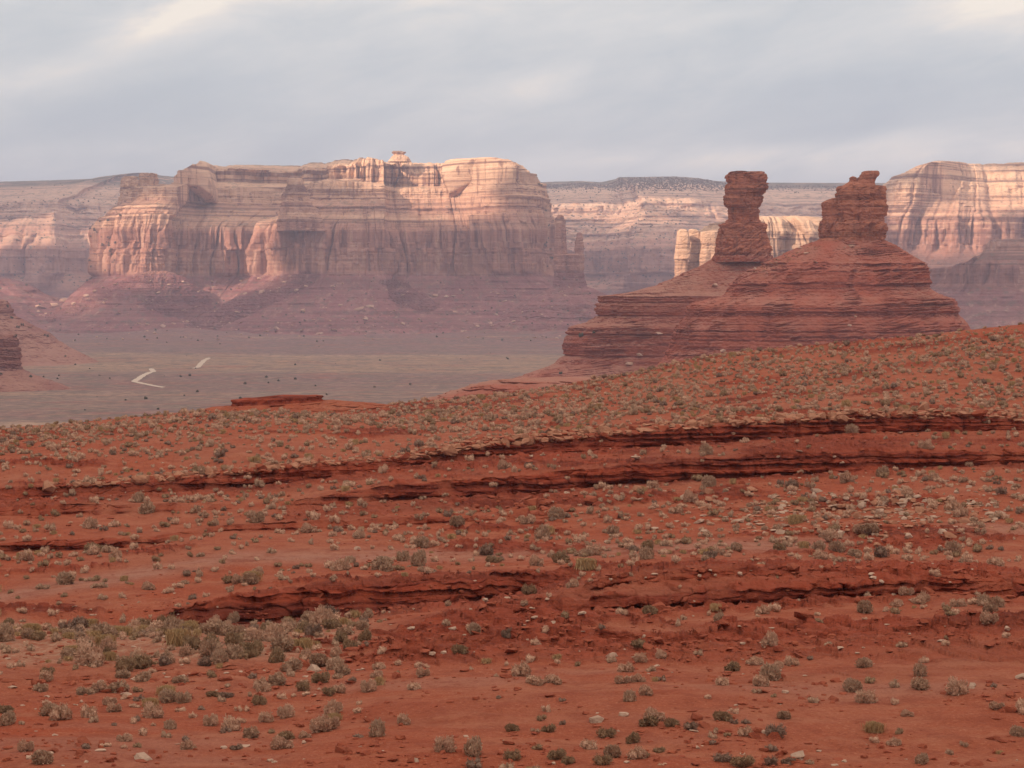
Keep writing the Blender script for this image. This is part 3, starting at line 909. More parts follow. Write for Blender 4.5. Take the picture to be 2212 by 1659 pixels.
chunk(rows_from(z3, [(750, 1230, 1520), (760, 1195, 1560), (800, 1120, 1640), (880, 960, 1760), (935, 830, 1860), (975, 690, 1930), (1000, 500, 2000), (1004, 478, 2010), (1035, 472, 2020), (1045, 480, 2010),
                     (1052, 466, 2030), (1080, 450, 2030), (1118, 462, 2030), (1128, 470, 2040), (1150, 430, 2060), (1170, 395, 2080), (1190, 300, 2100), (1198, 284, 2110), (1235, 265, 2110), (1245, 280, 2110), (1255, 264, 2110),
                     (1300, 244, 2120), (1368, 248, 2130), (1376, 262, 2130), (1390, 232, 2140), (1430, 188, 2150), (1480, 60, 2200), (1520, -60, 2250), (1600, -220, 2350)]),
      AD, 'pedestal', ta, M_BUTTE, seed=22, blk=(22, 7), amp=0.6, bedamp=2.0, crack=0.5, bedt=(1.3, 5.0), M=1000, RW=460, depth=0.42, sq=2.3, rough=0.10, cover=lambda px_, y_: sstep(-25, 45, px_ - (1455 - (y_ - 640) * 0.75) + 22 * fbm(px_ / 40, y_ / 30, 0, 3, 8)),
      bedw=[.3, .2, .15, .15, .15, .2, .8, 1, 1, 1, 1, 1, .9, .6, .15, .15, .8, 1, 1, 1, 1, 1, 1, .8, .2, .15, .1, .1, .1])
tb = thing('rock_butte', tuple(P(1830, 800, BD)), 'stepped red butte carrying a broken-topped sandstone tower', 'butte')
chunk(rows_from(z4, [(306, 1060, 1240), (312, 1038, 1300), (345, 1022, 1312), (380, 1020, 1314), (396, 1026, 1304), (402, 1022, 1312), (430, 1020, 1320), (446, 1024, 1310), (452, 1015, 1322), (490, 1012, 1326), (516, 1014, 1312), (522, 1010, 1308),
                     (534, 1000, 1318), (570, 990, 1322), (610, 985, 1322), (638, 990, 1312), (650, 980, 1300), (680, 960, 1330)]), BD, 'tower', tb, M_BUTTE2, seed=23, crack=1.0, blk=(11, 4.5), amp=1.2, bedamp=0.9,
      bedt=(3.5, 9), M=460, RW=380, depth=0.9, sq=3.4)
chunk(rows_from(z4, [(384, 985, 1030), (392, 965, 1050), (405, 945, 1060), (412, 930, 1080), (430, 928, 1090), (450, 932, 1100), (500, 936, 1110), (518, 930, 1120), (528, 922, 1120), (560, 916, 1130), (610, 912, 1140), (645, 925, 1140), (660, 915, 1150), (680, 900, 1150)]),
      BD + 3, 'shoulder', tb, M_BUTTE2, seed=24, crack=1.0, blk=(7, 3), amp=0.9, bedamp=0.8, bedt=(1.5, 5), M=300, RW=260, depth=0.8, sq=3.0)
chunk(rows_from(z4, [(212, 1192, 1270), (216, 1178, 1278), (232, 1168, 1279), (246, 1160, 1274), (258, 1150, 1262), (272, 1140, 1254), (290, 1130, 1250), (300, 1120, 1250), (316, 1100, 1262)]),
      BD, 'head', tb, M_BUTTE2, seed=25, blk=(5, 2.2), amp=0.8, bedamp=0.35, bedt=(1, 4), M=240, RW=140, depth=0.9)
chunk(rows_from(z4, [(247, 1112, 1124), (252, 1103, 1136), (262, 1098, 1142), (280, 1096, 1150), (300, 1064, 1190), (316, 1030, 1210), (324, 1024, 1214)]), BD - 1, 'head', tb, M_BUTTE2, seed=26, blk=(5, 2.2), amp=0.9,
      bedamp=0.4, bedt=(1, 3), M=200, RW=120, depth=0.8)
chunk(rows_from(z4, [(640, 930, 1300), (655, 905, 1330), (680, 830, 1385), (720, 730, 1450), (760, 640, 1510), (794, 560, 1560), (800, 545, 1576), (820, 520, 1584), (850, 440, 1592), (870, 420, 1590), (900, 385, 1596), (940, 350, 1598),
                     (950, 348, 1590), (985, 330, 1640), (1008, 300, 1690), (1020, 230, 1742), (1045, 150, 1752), (1060, 90, 1756), (1070, 84, 1768), (1095, 72, 1778), (1108, 76, 1758), (1130, 70, 1775), (1150, 60, 1800),
                     (1185, 42, 1838), (1212, 10, 1850), (1250, 0, 1868), (1300, -14, 1890), (1340, -30, 1900), (1420, -80, 1960), (1520, -180, 2060), (1640, -300, 2200)]),
      BD, 'pedestal', tb, M_BUTTE2, seed=27, blk=(22, 7), amp=0.6, bedamp=2.0, crack=0.5, bedt=(1.2, 4.6), M=1000, RW=500, depth=0.62, sq=2.3, rough=0.10, cover=True,
      bedw=[.2, .2, .1, .1, .1, .4, 1, 1, 1, 1, 1, 1, .25, .1, .15, .9, 1, 1, 1, 1, 1, .3, .25, .8, .9, .35, .8, .5, .2, .15, .1])

# ------------------------------------------------------------------ butte ends at the left edge
lb = thing('rock_butte', tuple(P(-60, 850, 1900)), 'layered shale butte end cut off by the photo edge, above the dirt road', 'butte')
chunk(rows_from(z5, [(296, -900, 40), (302, -980, 86), (330, -990, 98), (365, -990, 104), (376, -990, 96), (385, -990, 112), (430, -990, 118), (500, -1000, 112), (520, -1040, 130), (560, -1100, 215), (600, -1200, 330), (640, -1300, 420), (690, -1400, 600),
                     (730, -1500, 760), (770, -1600, 900)]), 1900, 'pedestal', lb, M_LEFT, seed=81, blk=(24, 8), amp=0.5, bedamp=1.6, bedt=(1.5, 6), M=600, RW=260, depth=0.6, sq=2.3,
      bedw=[1, 1, 1, 1, 1, 1, 1, 1, 0.5, 0.3, 0.2, 0.2, 0.1, 0.1, 0.1])
lb2 = thing('rock_butte', tuple(P(-60, 780, 2700)), 'low hazy purple shale butte behind the nearer layered butte end', 'butte')
chunk(rows_from(z5, [(76, -700, 0), (84, -760, 24), (110, -760, 60), (140, -770, 80), (160, -770, 78), (180, -780, 92), (230, -860, 190), (290, -950, 300), (380, -1100, 420), (470, -1400, 600), (510, -1800, 900), (540, -2200, 1300)]),
      2700, 'pedestal', lb2, M_LEFT, seed=82, blk=(30, 10), amp=0.5, bedamp=2.0, bedt=(2, 8), M=420, RW=180, depth=0.6, sq=2.2,
      bedw=[1, 1, 1, 1, 1, 0.8, 0.4, 0.3, 0.2, 0.2, 0.1, 0])

# ------------------------------------------------------------------ valley floor
VZ = -86.0


def valley_z(x, y):
    return VZ + 5.0 * fbm(x / 700, y / 500, 0, 3, 201) + 0.9 * fbm(x / 90, y / 60, 0, 3, 207) + 10 * sstep(2600, 4600, y) \
        + 16 * fbm(x / 260, y / 330, 0, 4, 209) * sstep(3300, 4300, y)


gx = np.r_[np.linspace(-11500, -1500, 60)[:-1], np.linspace(-1500, 1700, 420), np.linspace(1700, 11500, 60)[1:]]
gy = np.r_[np.linspace(-900, 600, 30)[:-1], np.geomspace(600, 5400, 420), np.linspace(5400, 14500, 40)[1:]]
GX, GY = np.meshgrid(gx, gy)
Vv = np.stack([GX, GY, valley_z(GX, GY)], -1)
obj('valley_floor', mesh_from('valley_floor', Vv, grid_faces(len(gy), len(gx))[:, ::-1], (M_VALLEY,)), kind='structure')


def on_valley(px, y):
    d = 1500.0
    p = P(px, y, 1.0)
    for _ in range(40):
        d = float(valley_z(p[0] * d, d) / p[2]) * 0.5 + d * 0.5
    return p * d


# dirt road in the valley
m_road, t_r, b_r = new_mat('pale_dirt')
t_r.put(b_r.inputs['Base Color'], t_r.mix(t_r.noise(geo(t_r)[0], 0.2, 4), (0.58, 0.45, 0.36), (0.44, 0.32, 0.24)))


def road(pts, wid, name='dirt_road'):
    c = np.array([on_valley(*p) for p in pts])
    s = np.r_[0, np.cumsum(np.linalg.norm(np.diff(c, axis=0), axis=1))]
    q = np.linspace(0, s[-1], 120)
    c = smooth(np.stack([np.interp(q, s, c[:, i]) for i in range(3)], 1), 9)
    tg = np.gradient(c, axis=0)[:, :2]
    tg /= np.linalg.norm(tg, axis=1, keepdims=True)
    nn = np.stack([-tg[:, 1], tg[:, 0]], 1)
    V = []
    for k in np.linspace(-1, 1, 7):
        xy = c[:, :2] + nn * k * wid * 0.5 * (1 + 0.15 * vn(q / 15, k * 3, 0, 3))[:, None]
        V.append(np.c_[xy, valley_z(xy[:, 0], xy[:, 1]) + 0.35 + 0.5 * (1 - abs(k))])
    V = np.array(V)
    obj(name, mesh_from(name, V, grid_faces(7, 120), (m_road,)), kind='structure')


def z5p(zx, zy):
    a = z5(zx, zy)
    return a


road([z5p(*q) for q in ((1050, 636), (960, 620), (890, 606), (845, 595), (880, 575), (925, 548), (970, 530), (955, 514))], 7)
road([z5p(*q) for q in ((1205, 514), (1250, 506), (1262, 490), (1290, 462), (1320, 446))], 7)

# ------------------------------------------------------------------ near ground: red slopes and ledges
def T(*a):
    return list(zip(a[::2], a[1::2]))


XK = (-700, 0, 277, 553, 830, 1106, 1383, 1660, 1936, 2212, 2900)


def row(*v):
    return list(zip(XK, v))


# each line: (name, y(x), d(x), face)   face = index of a ledge band from this line up to the next
LINES = [
    dict(y=row(*[1700] * 11), d=row(*[56] * 11)),
    dict(y=row(1530, 1530, 1530, 1520, 1485, 1500, 1500, 1500, 1500, 1490, 1480), d=row(*[75] * 5, 73, 72, 72, 72, 72, 72)),
    dict(y=T(-700, 1490, 0, 1480, 277, 1470, 553, 1445, 760, 1430, 830, 1420, 1000, 1400, 1106, 1386, 1383, 1388, 1660, 1388, 1936, 1372, 2212, 1362, 2900, 1350), d=row(82, 82, 83, 85, 88, 89, 88, 88, 88, 88, 88), face='small'),
    dict(y=T(-700, 1482, 0, 1472, 277, 1461, 553, 1435, 760, 1418, 830, 1398, 1000, 1382, 1106, 1374, 1383, 1374, 1660, 1377, 1936, 1362, 2212, 1352, 2900, 1340), dd=0.5),
    dict(y=T(-700, 1420, 0, 1412, 277, 1405, 553, 1395, 760, 1388, 830, 1378, 1000, 1352, 1106, 1338, 1383, 1316, 1500, 1310, 1660, 1302, 1850, 1290, 2050, 1280, 2212, 1292, 2900, 1290), d=row(93, 94, 95, 96, 97, 99, 101, 103, 105, 105, 105), face='E'),
    dict(y=T(-700, 1414, 0, 1406, 277, 1399, 553, 1389, 760, 1382, 830, 1371, 1000, 1338, 1106, 1319, 1383, 1284, 1500, 1274, 1660, 1264, 1850, 1250, 2050, 1246, 2212, 1262, 2900, 1262), dd=0.8),
    dict(y=T(-700, 1402, 0, 1394, 277, 1389, 553, 1380, 760, 1374, 830, 1364, 1000, 1332, 1106, 1311, 1300, 1275, 1383, 1256, 1500, 1250, 1660, 1244, 1850, 1238, 2050, 1236, 2212, 1254, 2900, 1250), dd=3.0, face='E2'),
    dict(y=T(-700, 1398, 0, 1390, 277, 1385, 553, 1376, 760, 1370, 830, 1360, 1000, 1326, 1106, 1305, 1250, 1275, 1300, 1250, 1383, 1236, 1500, 1228, 1660, 1228, 1850, 1230, 2050, 1230, 2212, 1249, 2900, 1245), dd=0.6),
    dict(y=T(-700, 1368, 0, 1360, 277, 1358, 480, 1352, 553, 1352, 780, 1328, 900, 1314, 1000, 1302, 1106, 1290, 1200, 1268, 1300, 1242, 1383, 1229, 1660, 1221, 1850, 1223, 2050, 1223, 2212, 1241, 2900, 1238), d=row(111, 112, 115, 119, 121, 123, 124, 125, 126, 126, 126), face='D'),
    dict(y=T(-700, 1362, 0, 1354, 270, 1350, 330, 1334, 400, 1313, 500, 1287, 700, 1266, 900, 1256, 1100, 1238, 1200, 1243, 1300, 1238, 1383, 1226, 1660, 1217, 1850, 1219, 2050, 1219, 2212, 1237, 2900, 1234), dd=1.0),
    dict(y=row(1310, 1295, 1272, 1228, 1213, 1206, 1192, 1188, 1190, 1205, 1210), d=row(124, 125, 128, 137, 141, 143, 142, 142, 142, 142, 142)),
    dict(y=row(1225, 1212, 1197, 1168, 1160, 1160, 1150, 1142, 1132, 1125, 1120), d=row(145, 146, 148, 153, 156, 158, 158, 158, 158, 158, 158)),
    dict(y=T(-700, 1196, 0, 1192, 300, 1184, 470, 1150, 900, 1132, 1000, 1126, 1200, 1116, 1383, 1108, 1660, 1098, 1936, 1084, 2212, 1074, 2900, 1060), d=row(157, 158, 160, 163, 165, 167, 168, 168, 168, 168, 168), face='m'),
    dict(y=T(-700, 1174, 0, 1168, 300, 1162, 470, 1138, 600, 1126, 900, 1114, 1000, 1114, 1200, 1108, 1383, 1101, 1660, 1091, 1936, 1077, 2212, 1067, 2900, 1053), dd=0.9),
    dict(y=T(-700, 1118, 0, 1114, 300, 1108, 600, 1100, 800, 1089, 1000, 1076, 1200, 1065, 1350, 1050, 1500, 1036, 1700, 1030, 1850, 1020, 2000, 1014, 2212, 1006, 2900, 1000), d=row(174, 175, 176, 178, 180, 182, 185, 188, 190, 192, 192), face='C'),
    dict(y=T(-700, 1098, 0, 1092, 300, 1088, 560, 1093, 620, 1088, 700, 1072, 850, 1048, 1000, 1038, 1200, 1020, 1350, 1004, 1500, 990, 1700, 981, 1850, 975, 2000, 976, 2212, 972, 2900, 970), dd=1.4),
    dict(y=T(-700, 1086, 0, 1083, 300, 1068, 500, 1056, 700, 1036, 850, 1014, 930, 1004, 1000, 996, 1150, 983, 1300, 970, 1500, 960, 1800, 940, 2000, 934, 2212, 932, 2900, 930), d=row(186, 188, 190, 194, 198, 203, 206, 208, 210, 211, 212), face='B'),
    dict(y=T(-700, 1062, 0, 1058, 300, 1041, 500, 1023, 700, 1003, 850, 995, 930, 980, 1050, 960, 1300, 937, 1600, 914, 1900, 898, 2100, 896, 2212, 905, 2900, 905), dd=1.2),
    dict(y=T(-700, 1050, 0, 1046, 300, 1030, 500, 1012, 700, 994, 850, 986, 930, 971, 1050, 950, 1300, 927, 1600, 904, 1900, 890, 2100, 889, 2212, 898, 2900, 898), dd=8.0),
    dict(y=row(1010, 1000, 985, 968, 962, 938, 917, 895, 882, 886, 880), dd=14),
    dict(y=row(962, 955, 938, 920, 918, 908, 882, 850, 830, 820, 800), dd=36),
    dict(y=T(-700, 950, 0, 934, 100, 922, 250, 908, 370, 894, 440, 890, 510, 890, 600, 888, 700, 886, 790, 884, 900, 870, 1000, 862, 1150, 846, 1250, 828, 1400, 800, 1500, 774, 1600, 758, 1700, 750, 1850, 741, 2000, 726, 2100, 712, 2212, 700, 2900, 660),
         d=T(-700, 285, 0, 290, 600, 318, 800, 330, 1000, 345, 1250, 345, 1600, 340, 2212, 335, 2900, 335)),
]
FX = np.r_[-np.geomspace(330, 9000, 110)[::-1][:-1], np.linspace(-330, 2560, 1480), (2560 - 330 + np.geomspace(330, 9000, 110))[1:]]
NC = len(FX)
lines = []
for i, l in enumerate(LINES):
    y_ = np.interp(FX, *zip(*l['y']))
    y_ = smooth(y_, 31 if not (l.get('face') or 'dd' in l) else 13)
    if 'd' in l:
        d_ = smooth(np.interp(FX, *zip(*l['d'])), 61)
        if l.get('face'):
            d_ = d_ + 1.6 * fbm(FX / 130, i * 3.3, 0, 3, 300) + 0.5 * fbm(FX / 26, i * 1.3, 0, 2, 305)
    else:
        q = l['dd'] * (1 if l['dd'] > 2 else 0.6 + 0.9 * np.abs(fbm(FX / 60, i * 5.1, 0, 3, 310)) * 2)
        d_ = lines[-1][1] + q
    y_ = y_ + (1.3 * fbm(FX / 22, i * 7.7, 0, 3, 320) if i > 1 else 0)
    z_ = zof(y_, d_)
    lines.append((y_, d_, z_))
skyd, skyz = lines[-1][1], lines[-1][2]
pre = [(-120, -2.2), (2, -1.7), (9, -2.6), (24, -9.0), (42, -12.9)]
Dk = [np.full(NC, float(a)) for a, b in pre] + [l[1] for l in lines] + [skyd + 14, skyd + 60, skyd + 200, skyd + 420, skyd + 900]
Zk = [np.full(NC, float(b)) for a, b in pre] + [l[2] for l in lines] + [skyz - 0.6, skyz - 14, np.minimum(skyz - 45, -50), np.full(NC, -84.0), np.full(NC, -112.0)]
npre = len(pre)
faces_ix = {npre + i for i, l in enumerate(LINES) if l.get('face')}
rowsD, rowsZ, rowsL, rowsT = [], [], [], []
for k in range(len(Dk) - 1):
    yk = proj(np.stack([FX * 0, Dk[k], Zk[k]], -1))[1]
    yk1 = proj(np.stack([FX * 0, Dk[k + 1], Zk[k + 1]], -1))[1]
    if k < npre - 1:
        nr = 4
    elif k >= len(Dk) - 6:
        nr = 14
    else:
        gap = float(np.max(np.abs(yk - yk1)))
        nr = int(min(60, max(6, gap * (1.0 if k in faces_ix else 0.72))))
    for q in range(nr):
        t_ = q / nr
        rowsD.append(Dk[k] * (1 - t_) + Dk[k + 1] * t_)
        zz = Zk[k] * (1 - t_) + Zk[k + 1] * t_
        rowsZ.append(zz)
        steepness = (Zk[k + 1] - Zk[k]) / np.maximum(0.2, Dk[k + 1] - Dk[k])
        rowsT.append(math.exp(-(t_ / 0.22) ** 2) if k in faces_ix else 0.0)
        rowsL.append(np.clip(steepness, 0, 1.2) / 1.2 * (1.0 if k in faces_ix else 0.0))
rowsD.append(Dk[-1]); rowsZ.append(Zk[-1]); rowsL.append(Zk[-1] * 0); rowsT.append(0.0)
Dg, Zg, Lg = np.array(rowsD), np.array(rowsZ), np.array(rowsL)
# soften only the grade between ledges
LgB = smooth(Lg, 5)
Xg = (FX[None, :] - CX) / F * np.maximum(Dg, 40) / math.cos(PITCH)
near = sstep(25, 60, Dg)
Zn = 0.30 * fbm(Xg / 9, Dg / 9, 0, 3, 330) + 0.09 * fbm(Xg / 1.6, Dg / 1.6, 0, 4, 340, 0.6)
rub = np.clip(fbm(Xg / 7, Dg / 7, 0, 3, 345) * 2, 0, 1)
Zn = Zn + 0.10 * rub * np.clip(fbm(Xg / 0.5, Dg / 0.9, 0, 2, 350) * 1.6, 0, 1)
# small broken outcrops scattered over the slopes
ky = proj(np.stack([Xg, Dg, Zg], -1))[1]
px1 = FX[None, :]


def between(ya, yb, soft=6.0):
    return sstep(-soft, soft, ky - ya) * sstep(-soft, soft, yb - ky)


Lr = lambda i: lines[i][0][None, :]
rock_amt = np.maximum.reduce([
    between(Lr(17) - 4, Lr(14) + 8) * sstep(800, 1000, px1) * (0.45 + 0.55 * sstep(-0.15, 0.25, fbm(Xg / 9, Dg / 5, 0, 3, 361))),
    between(Lr(17) - 4, Lr(16) + 14) * (px1 < 900) * 0.8,
    between(Lr(14) - 14, Lr(14) + 26) * sstep(560, 640, px1) * sstep(1500, 1300, px1) * 0.6,
    between(Lr(9) - 4, Lr(8) + 10) * sstep(330, 420, px1) * sstep(1290, 1210, px1),
    between(Lr(7) - 10, Lr(4) + 14) * sstep(800, 1000, px1) * (0.5 + 0.5 * sstep(-0.2, 0.2, fbm(Xg / 6, Dg / 4, 0, 3, 362))),
    between(Lr(3) - 6, Lr(2) + 16) * sstep(740, 860, px1) * 0.8])
oc = np.maximum(sstep(0.26, 0.44, fbm(Xg / 16, Dg / 7, 0, 3, 360)) * (0.15 + 0.85 * sstep(72, 92, Dg)), rock_amt)
zs = Zg + 0.55 * fbm(Xg / 6, Dg / 4, 0, 3, 365) + 0.25 * blocks(Xg + 0.4 * Dg, Dg, 366, (0.6, 2.4), (0.5, 2.6), 0.15)
stp = 0.42
st = np.floor(zs / stp)
fr = zs / stp - st
Zn = Zn + oc * stp * 1.15 * (sstep(0.0, 0.22, fr) - fr) * (1 - LgB)
Zn = Zn + oc * 0.13 * blocks(Xg + 0.5 * Dg, Dg + 0.3 * Xg, 367, (0.3, 1.2), (0.3, 1.3), 0.15) * (1 - LgB)
Zn = Zn + oc * 0.10 * fbm(Xg / 0.4, Dg / 0.5, 0, 3, 368) * (1 - LgB)
Zg2 = Zg + Zn * near * (1 - 0.75 * LgB)
bz = Zg2 + 0.12 * fbm(Xg / 4, Dg / 9, 0, 3, 370)
brk = np.clip(0.75 + 0.9 * fbm(Xg / 3.5, Zg / 1.5, 0, 3, 375), 0.1, 1.5)
push = 0.36 * beds(bz, 380, 0.10, 0.50, 0.15) * brk + 1.15 * (billow(Xg / 3.0, Zg2 / 5, 0, 3, 385) - 0.5) + 0.26 * fbm(Xg / 0.8, Zg2 / 0.3, 0, 3, 390)
ccr = np.abs(vn(Xg / 1.7 + 0.5 * vn(Xg / 4, Zg2 * 2, 0, 3), Zg2 / 1.1, 0, 391))
push = push - 0.30 * np.exp(-ccr / 0.07)
push = push - 0.65 * np.array(rowsT)[:, None] * sstep(-0.35, 0.1, fbm(Xg / 5, Dg / 9, 0, 2, 393))
Dg2 = Dg - push * LgB * near * 1.15
Vg = np.stack([Xg, Dg2, Zg2], -1)
yb = proj(Vg)[1]
track = np.exp(-((yb - np.interp(FX, *zip(*T(-330, 1320, 0, 1290, 500, 1205, 1000, 1198, 1300, 1187, 1700, 1178, 2000, 1150, 2300, 1140, 2600, 1140)))) / 15) ** 2) * sstep(120, 125, Dg)
track = np.maximum(track, 0.55 * sstep(0.0, 0.45, fbm(Xg / 14, Dg / 4, 0, 2, 399)) * (Dg < 80))
wash = sstep(900, 700, FX)[None, :] * sstep(86, 92, Dg) * sstep(118, 113, Dg)
obj('ground', mesh_from('ground', Vg, grid_faces(*Vg.shape[:2])[:, ::-1], (M_SOIL,), attr={'ledge': np.maximum(LgB, 0.85 * np.clip(oc, 0, 1)), 'track': track, 'wash': wash}), kind='structure')

# flat-capped knoll on the near skyline, and the ledged apron beyond it
V_, F_ = ring_loft([(856, 560, 660), (857, 530, 684), (859, 508, 694), (868, 503, 699), (870, 498, 708), (872, 462, 740), (880, 420, 790), (892, 370, 860), (905, 370, 920), (930, 320, 960)], 322, depth=0.5, seed=61,
                   blk=(3, 1.2), amp=1.5, bedamp=0.22, bedt=(0.15, 0.5), M=600, RW=140, sq=2.2, rough=0.5, tilt=0.055)
obj('knoll', mesh_from('knoll', V_, F_, (M_SOIL,), attr={'ledge': (V_[..., 2] > float(zof(870, 322)) + 0.055 * (V_[..., 0] - V_[..., 0].mean())).astype(float)}), kind='structure')
V_, F_ = ring_loft([(818, 1150, 1300), (820, 1095, 1420), (826, 1040, 1500), (829, 1030, 1540), (836, 1010, 1570), (846, 975, 1620), (862, 925, 1700), (880, 860, 1800), (960, 600, 2100)], 760, depth=0.7, seed=62,
                   blk=(9, 3), amp=0.8, bedamp=1.2, bedt=(0.8, 2.4), M=600, RW=140, sq=2.2, rough=0.1)
obj('apron', mesh_from('apron', V_, F_, (M_BUTTE,)), kind='structure')

# ------------------------------------------------------------------ things placed on the ground
Pxg, Pyg = proj(Vg)
r0 = int(np.argmax(Dg[:, 0] > 50))
vis_min = np.minimum.accumulate(Pyg[r0:], axis=0)


def ground_at(px, y):
    """ground point seen at (px, y) of the frame"""
    j = int(np.clip(np.searchsorted(FX, px), 1, NC - 2))
    colm = vis_min[:, j]
    i = int(np.searchsorted(-colm, -y)) + r0
    if i >= Vg.shape[0] - 12:
        return None
    return Vg[i, j], float(LgB[i, j])


def rng(seed):
    return np.random.RandomState(seed)


def shrub_mesh(seed, n, kind, size=1.0):
    r = rng(seed)
    lobes = r.randint(3, 7)
    lc = np.c_[r.uniform(-.5, .5, lobes), r.uniform(-.4, .4, lobes), r.uniform(0.12, .38, lobes)]
    lr = r.uniform(.26, .48, lobes)
    V, Fc = [], []

    def quad(c, u, v_):
        b_ = len(V)
        V.extend([c - u - v_, c + u - v_, c + u + v_, c - u + v_])
        Fc.append((b_, b_ + 1, b_ + 2, b_ + 3))
    for _ in range(n):
        k = r.randint(lobes)
        dv = r.normal(size=3)
        dv /= np.linalg.norm(dv)
        rad = lr[k] * r.uniform(0.55, 1.08)
        c = lc[k] + dv * rad * np.array([1, 1, .85])
        if c[2] < -0.02:
            c[2] = r.uniform(0, .12)
        out = c - np.array([0, 0, -0.1])
        out /= np.linalg.norm(out)
        out = out + r.normal(size=3) * 0.35
        out /= np.linalg.norm(out)
        side = np.cross(out, r.normal(size=3))
        side /= np.linalg.norm(side)
        if kind == 'straw':
            c = lc[k] * np.array([.6, .6, .5]) + np.array([r.normal() * .2, r.normal() * .2, .12])
            out = np.array([r.normal() * .35, r.normal() * .35, 1.0])
            quad(c, side * 0.018, out * r.uniform(.12, .28))
        else:
            quad(c, side * r.uniform(.014, .034), out * r.uniform(.03, .085))
    # woody core
    core = []
    nu, nv_ = 10, 6
    for k in range(lobes):
        b_ = len(V)
        for a in range(nv_):
            ph = (a / (nv_ - 1)) * math.pi
            for q in range(nu):
                th = q / nu * 2 * math.pi
                rr = lr[k] * 0.66 * (1 + 0.12 * r.normal())
                if kind == 'straw':
                    rr *= 0.5
                V.append(lc[k] + rr * np.array([math.sin(ph) * math.cos(th), math.sin(ph) * math.sin(th), .8 * math.cos(ph)]))
        for a in range(nv_ - 1):
            for q in range(nu):
                Fc.append((b_ + a * nu + q, b_ + a * nu + (q + 1) % nu, b_ + (a + 1) * nu + (q + 1) % nu, b_ + (a + 1) * nu + q))
    V = np.array(V)
    V[:, 2] = np.maximum(V[:, 2], -0.08)
    V[:, :2] -= (V[:, :2].max(0) + V[:, :2].min(0)) / 2
    V[:, :2] /= np.percentile(np.linalg.norm(V[:, :2], axis=1), 96)
    V[:, 2] *= 1.25 / np.percentile(V[:, 2], 98)
    return V, np.array(Fc)


PROTO, PROTO_LO = {}, {}
for ki, (kk, (cn, mt)) in enumerate(KINDS.items()):
    PROTO[kk] = []
    PROTO_LO[kk] = []
    for q in range(5):
        V_, F_ = shrub_mesh(500 + ki * 20 + q, 1300, kk)
        PROTO[kk].append(mesh_from('shrub', V_, F_, (mt,), smooth_sh=False))
        PROTO_LO[kk].append(shrub_mesh(700 + ki * 20 + q, 230, kk))


def zx3(zx, zy, zw, k, hh=1.0):
    return (162 + .293 * zx, 1188 + .293 * zy, .293 * zw, k, hh)


def zx4(zx, zy, zw, k, hh=1.0):
    return (1080 + .293 * zx, 1242 + .293 * zy, .293 * zw, k, hh)


PL = [zx4(*a) for a in ((155, 745, 160, 'pale', 1.2), (250, 805, 170, 'pale', .7), (400, 800, 170, 'pale', .7), (905, 800, 130, 'pale', .9), (1020, 790, 130, 'pale', .9), (930, 715, 140, 'pale'), (1085, 885, 130, 'pale', 1.1), (1190, 615, 110, 'pale'),
      (1540, 910, 70, 'pale'), (1040, 640, 120, 'pale'), (1940, 290, 120, 'pale', 1.1), (2030, 270, 110, 'pale', 1.2), (2010, 530, 160, 'pale', 1.2), (1935, 820, 160, 'pale'), (1890, 660, 150, 'pale', .8), (2060, 690, 130, 'pale', .8), (2160, 670, 130, 'pale', .9), (60, 460, 120, 'dark'),
      (1110, 300, 140, 'olive', 1.0), (210, 145, 130, 'olive'), (1320, 380, 80, 'grey', 1.2), (250, 520, 95, 'pale', 1.2), (415, 620, 90, 'straw'), (460, 930, 80, 'dark', .7), (340, 1010, 100, 'pale'), (300, 1075, 100, 'olive', 1.1),
      (460, 1105, 70, 'dark', 1.2), (85, 1150, 110, 'olive'), (360, 1160, 120, 'olive'), (785, 1205, 160, 'olive', .9), (1100, 1115, 160, 'olive', .9), (1270, 1120, 120, 'olive', 1.1), (1410, 1140, 120, 'dark'), (980, 1240, 130, 'olive', 1.2),
      (650, 1285, 140, 'pale', 1.1), (1740, 1030, 80, 'pale', 1.2), (1735, 1095, 80, 'dark', 1.2), (1820, 1105, 80, 'dark'), (1820, 1190, 130, 'pale', 1.1), (1690, 1190, 90, 'olive', .8), (2050, 1205, 160, 'dark', 1.1), (1570, 1255, 80, 'dark', 1.1),
      (1075, 1350, 90, 'olive', 1.3), (1180, 1310, 110, 'olive', .7), (760, 1400, 160, 'olive', .9), (420, 1360, 140, 'olive', 1.1), (500, 1400, 120, 'olive', 1.1), (90, 1370, 150, 'olive'), (270, 1290, 90, 'olive', 1.2), (1650, 1380, 150, 'dark', .8),
      (1800, 1420, 180, 'olive', .8), (2010, 1310, 110, 'dark', 1.1), (2010, 1410, 120, 'dark', 1.1), (2140, 1400, 120, 'dark', .8), (1210, 1400, 100, 'pale', .5))]
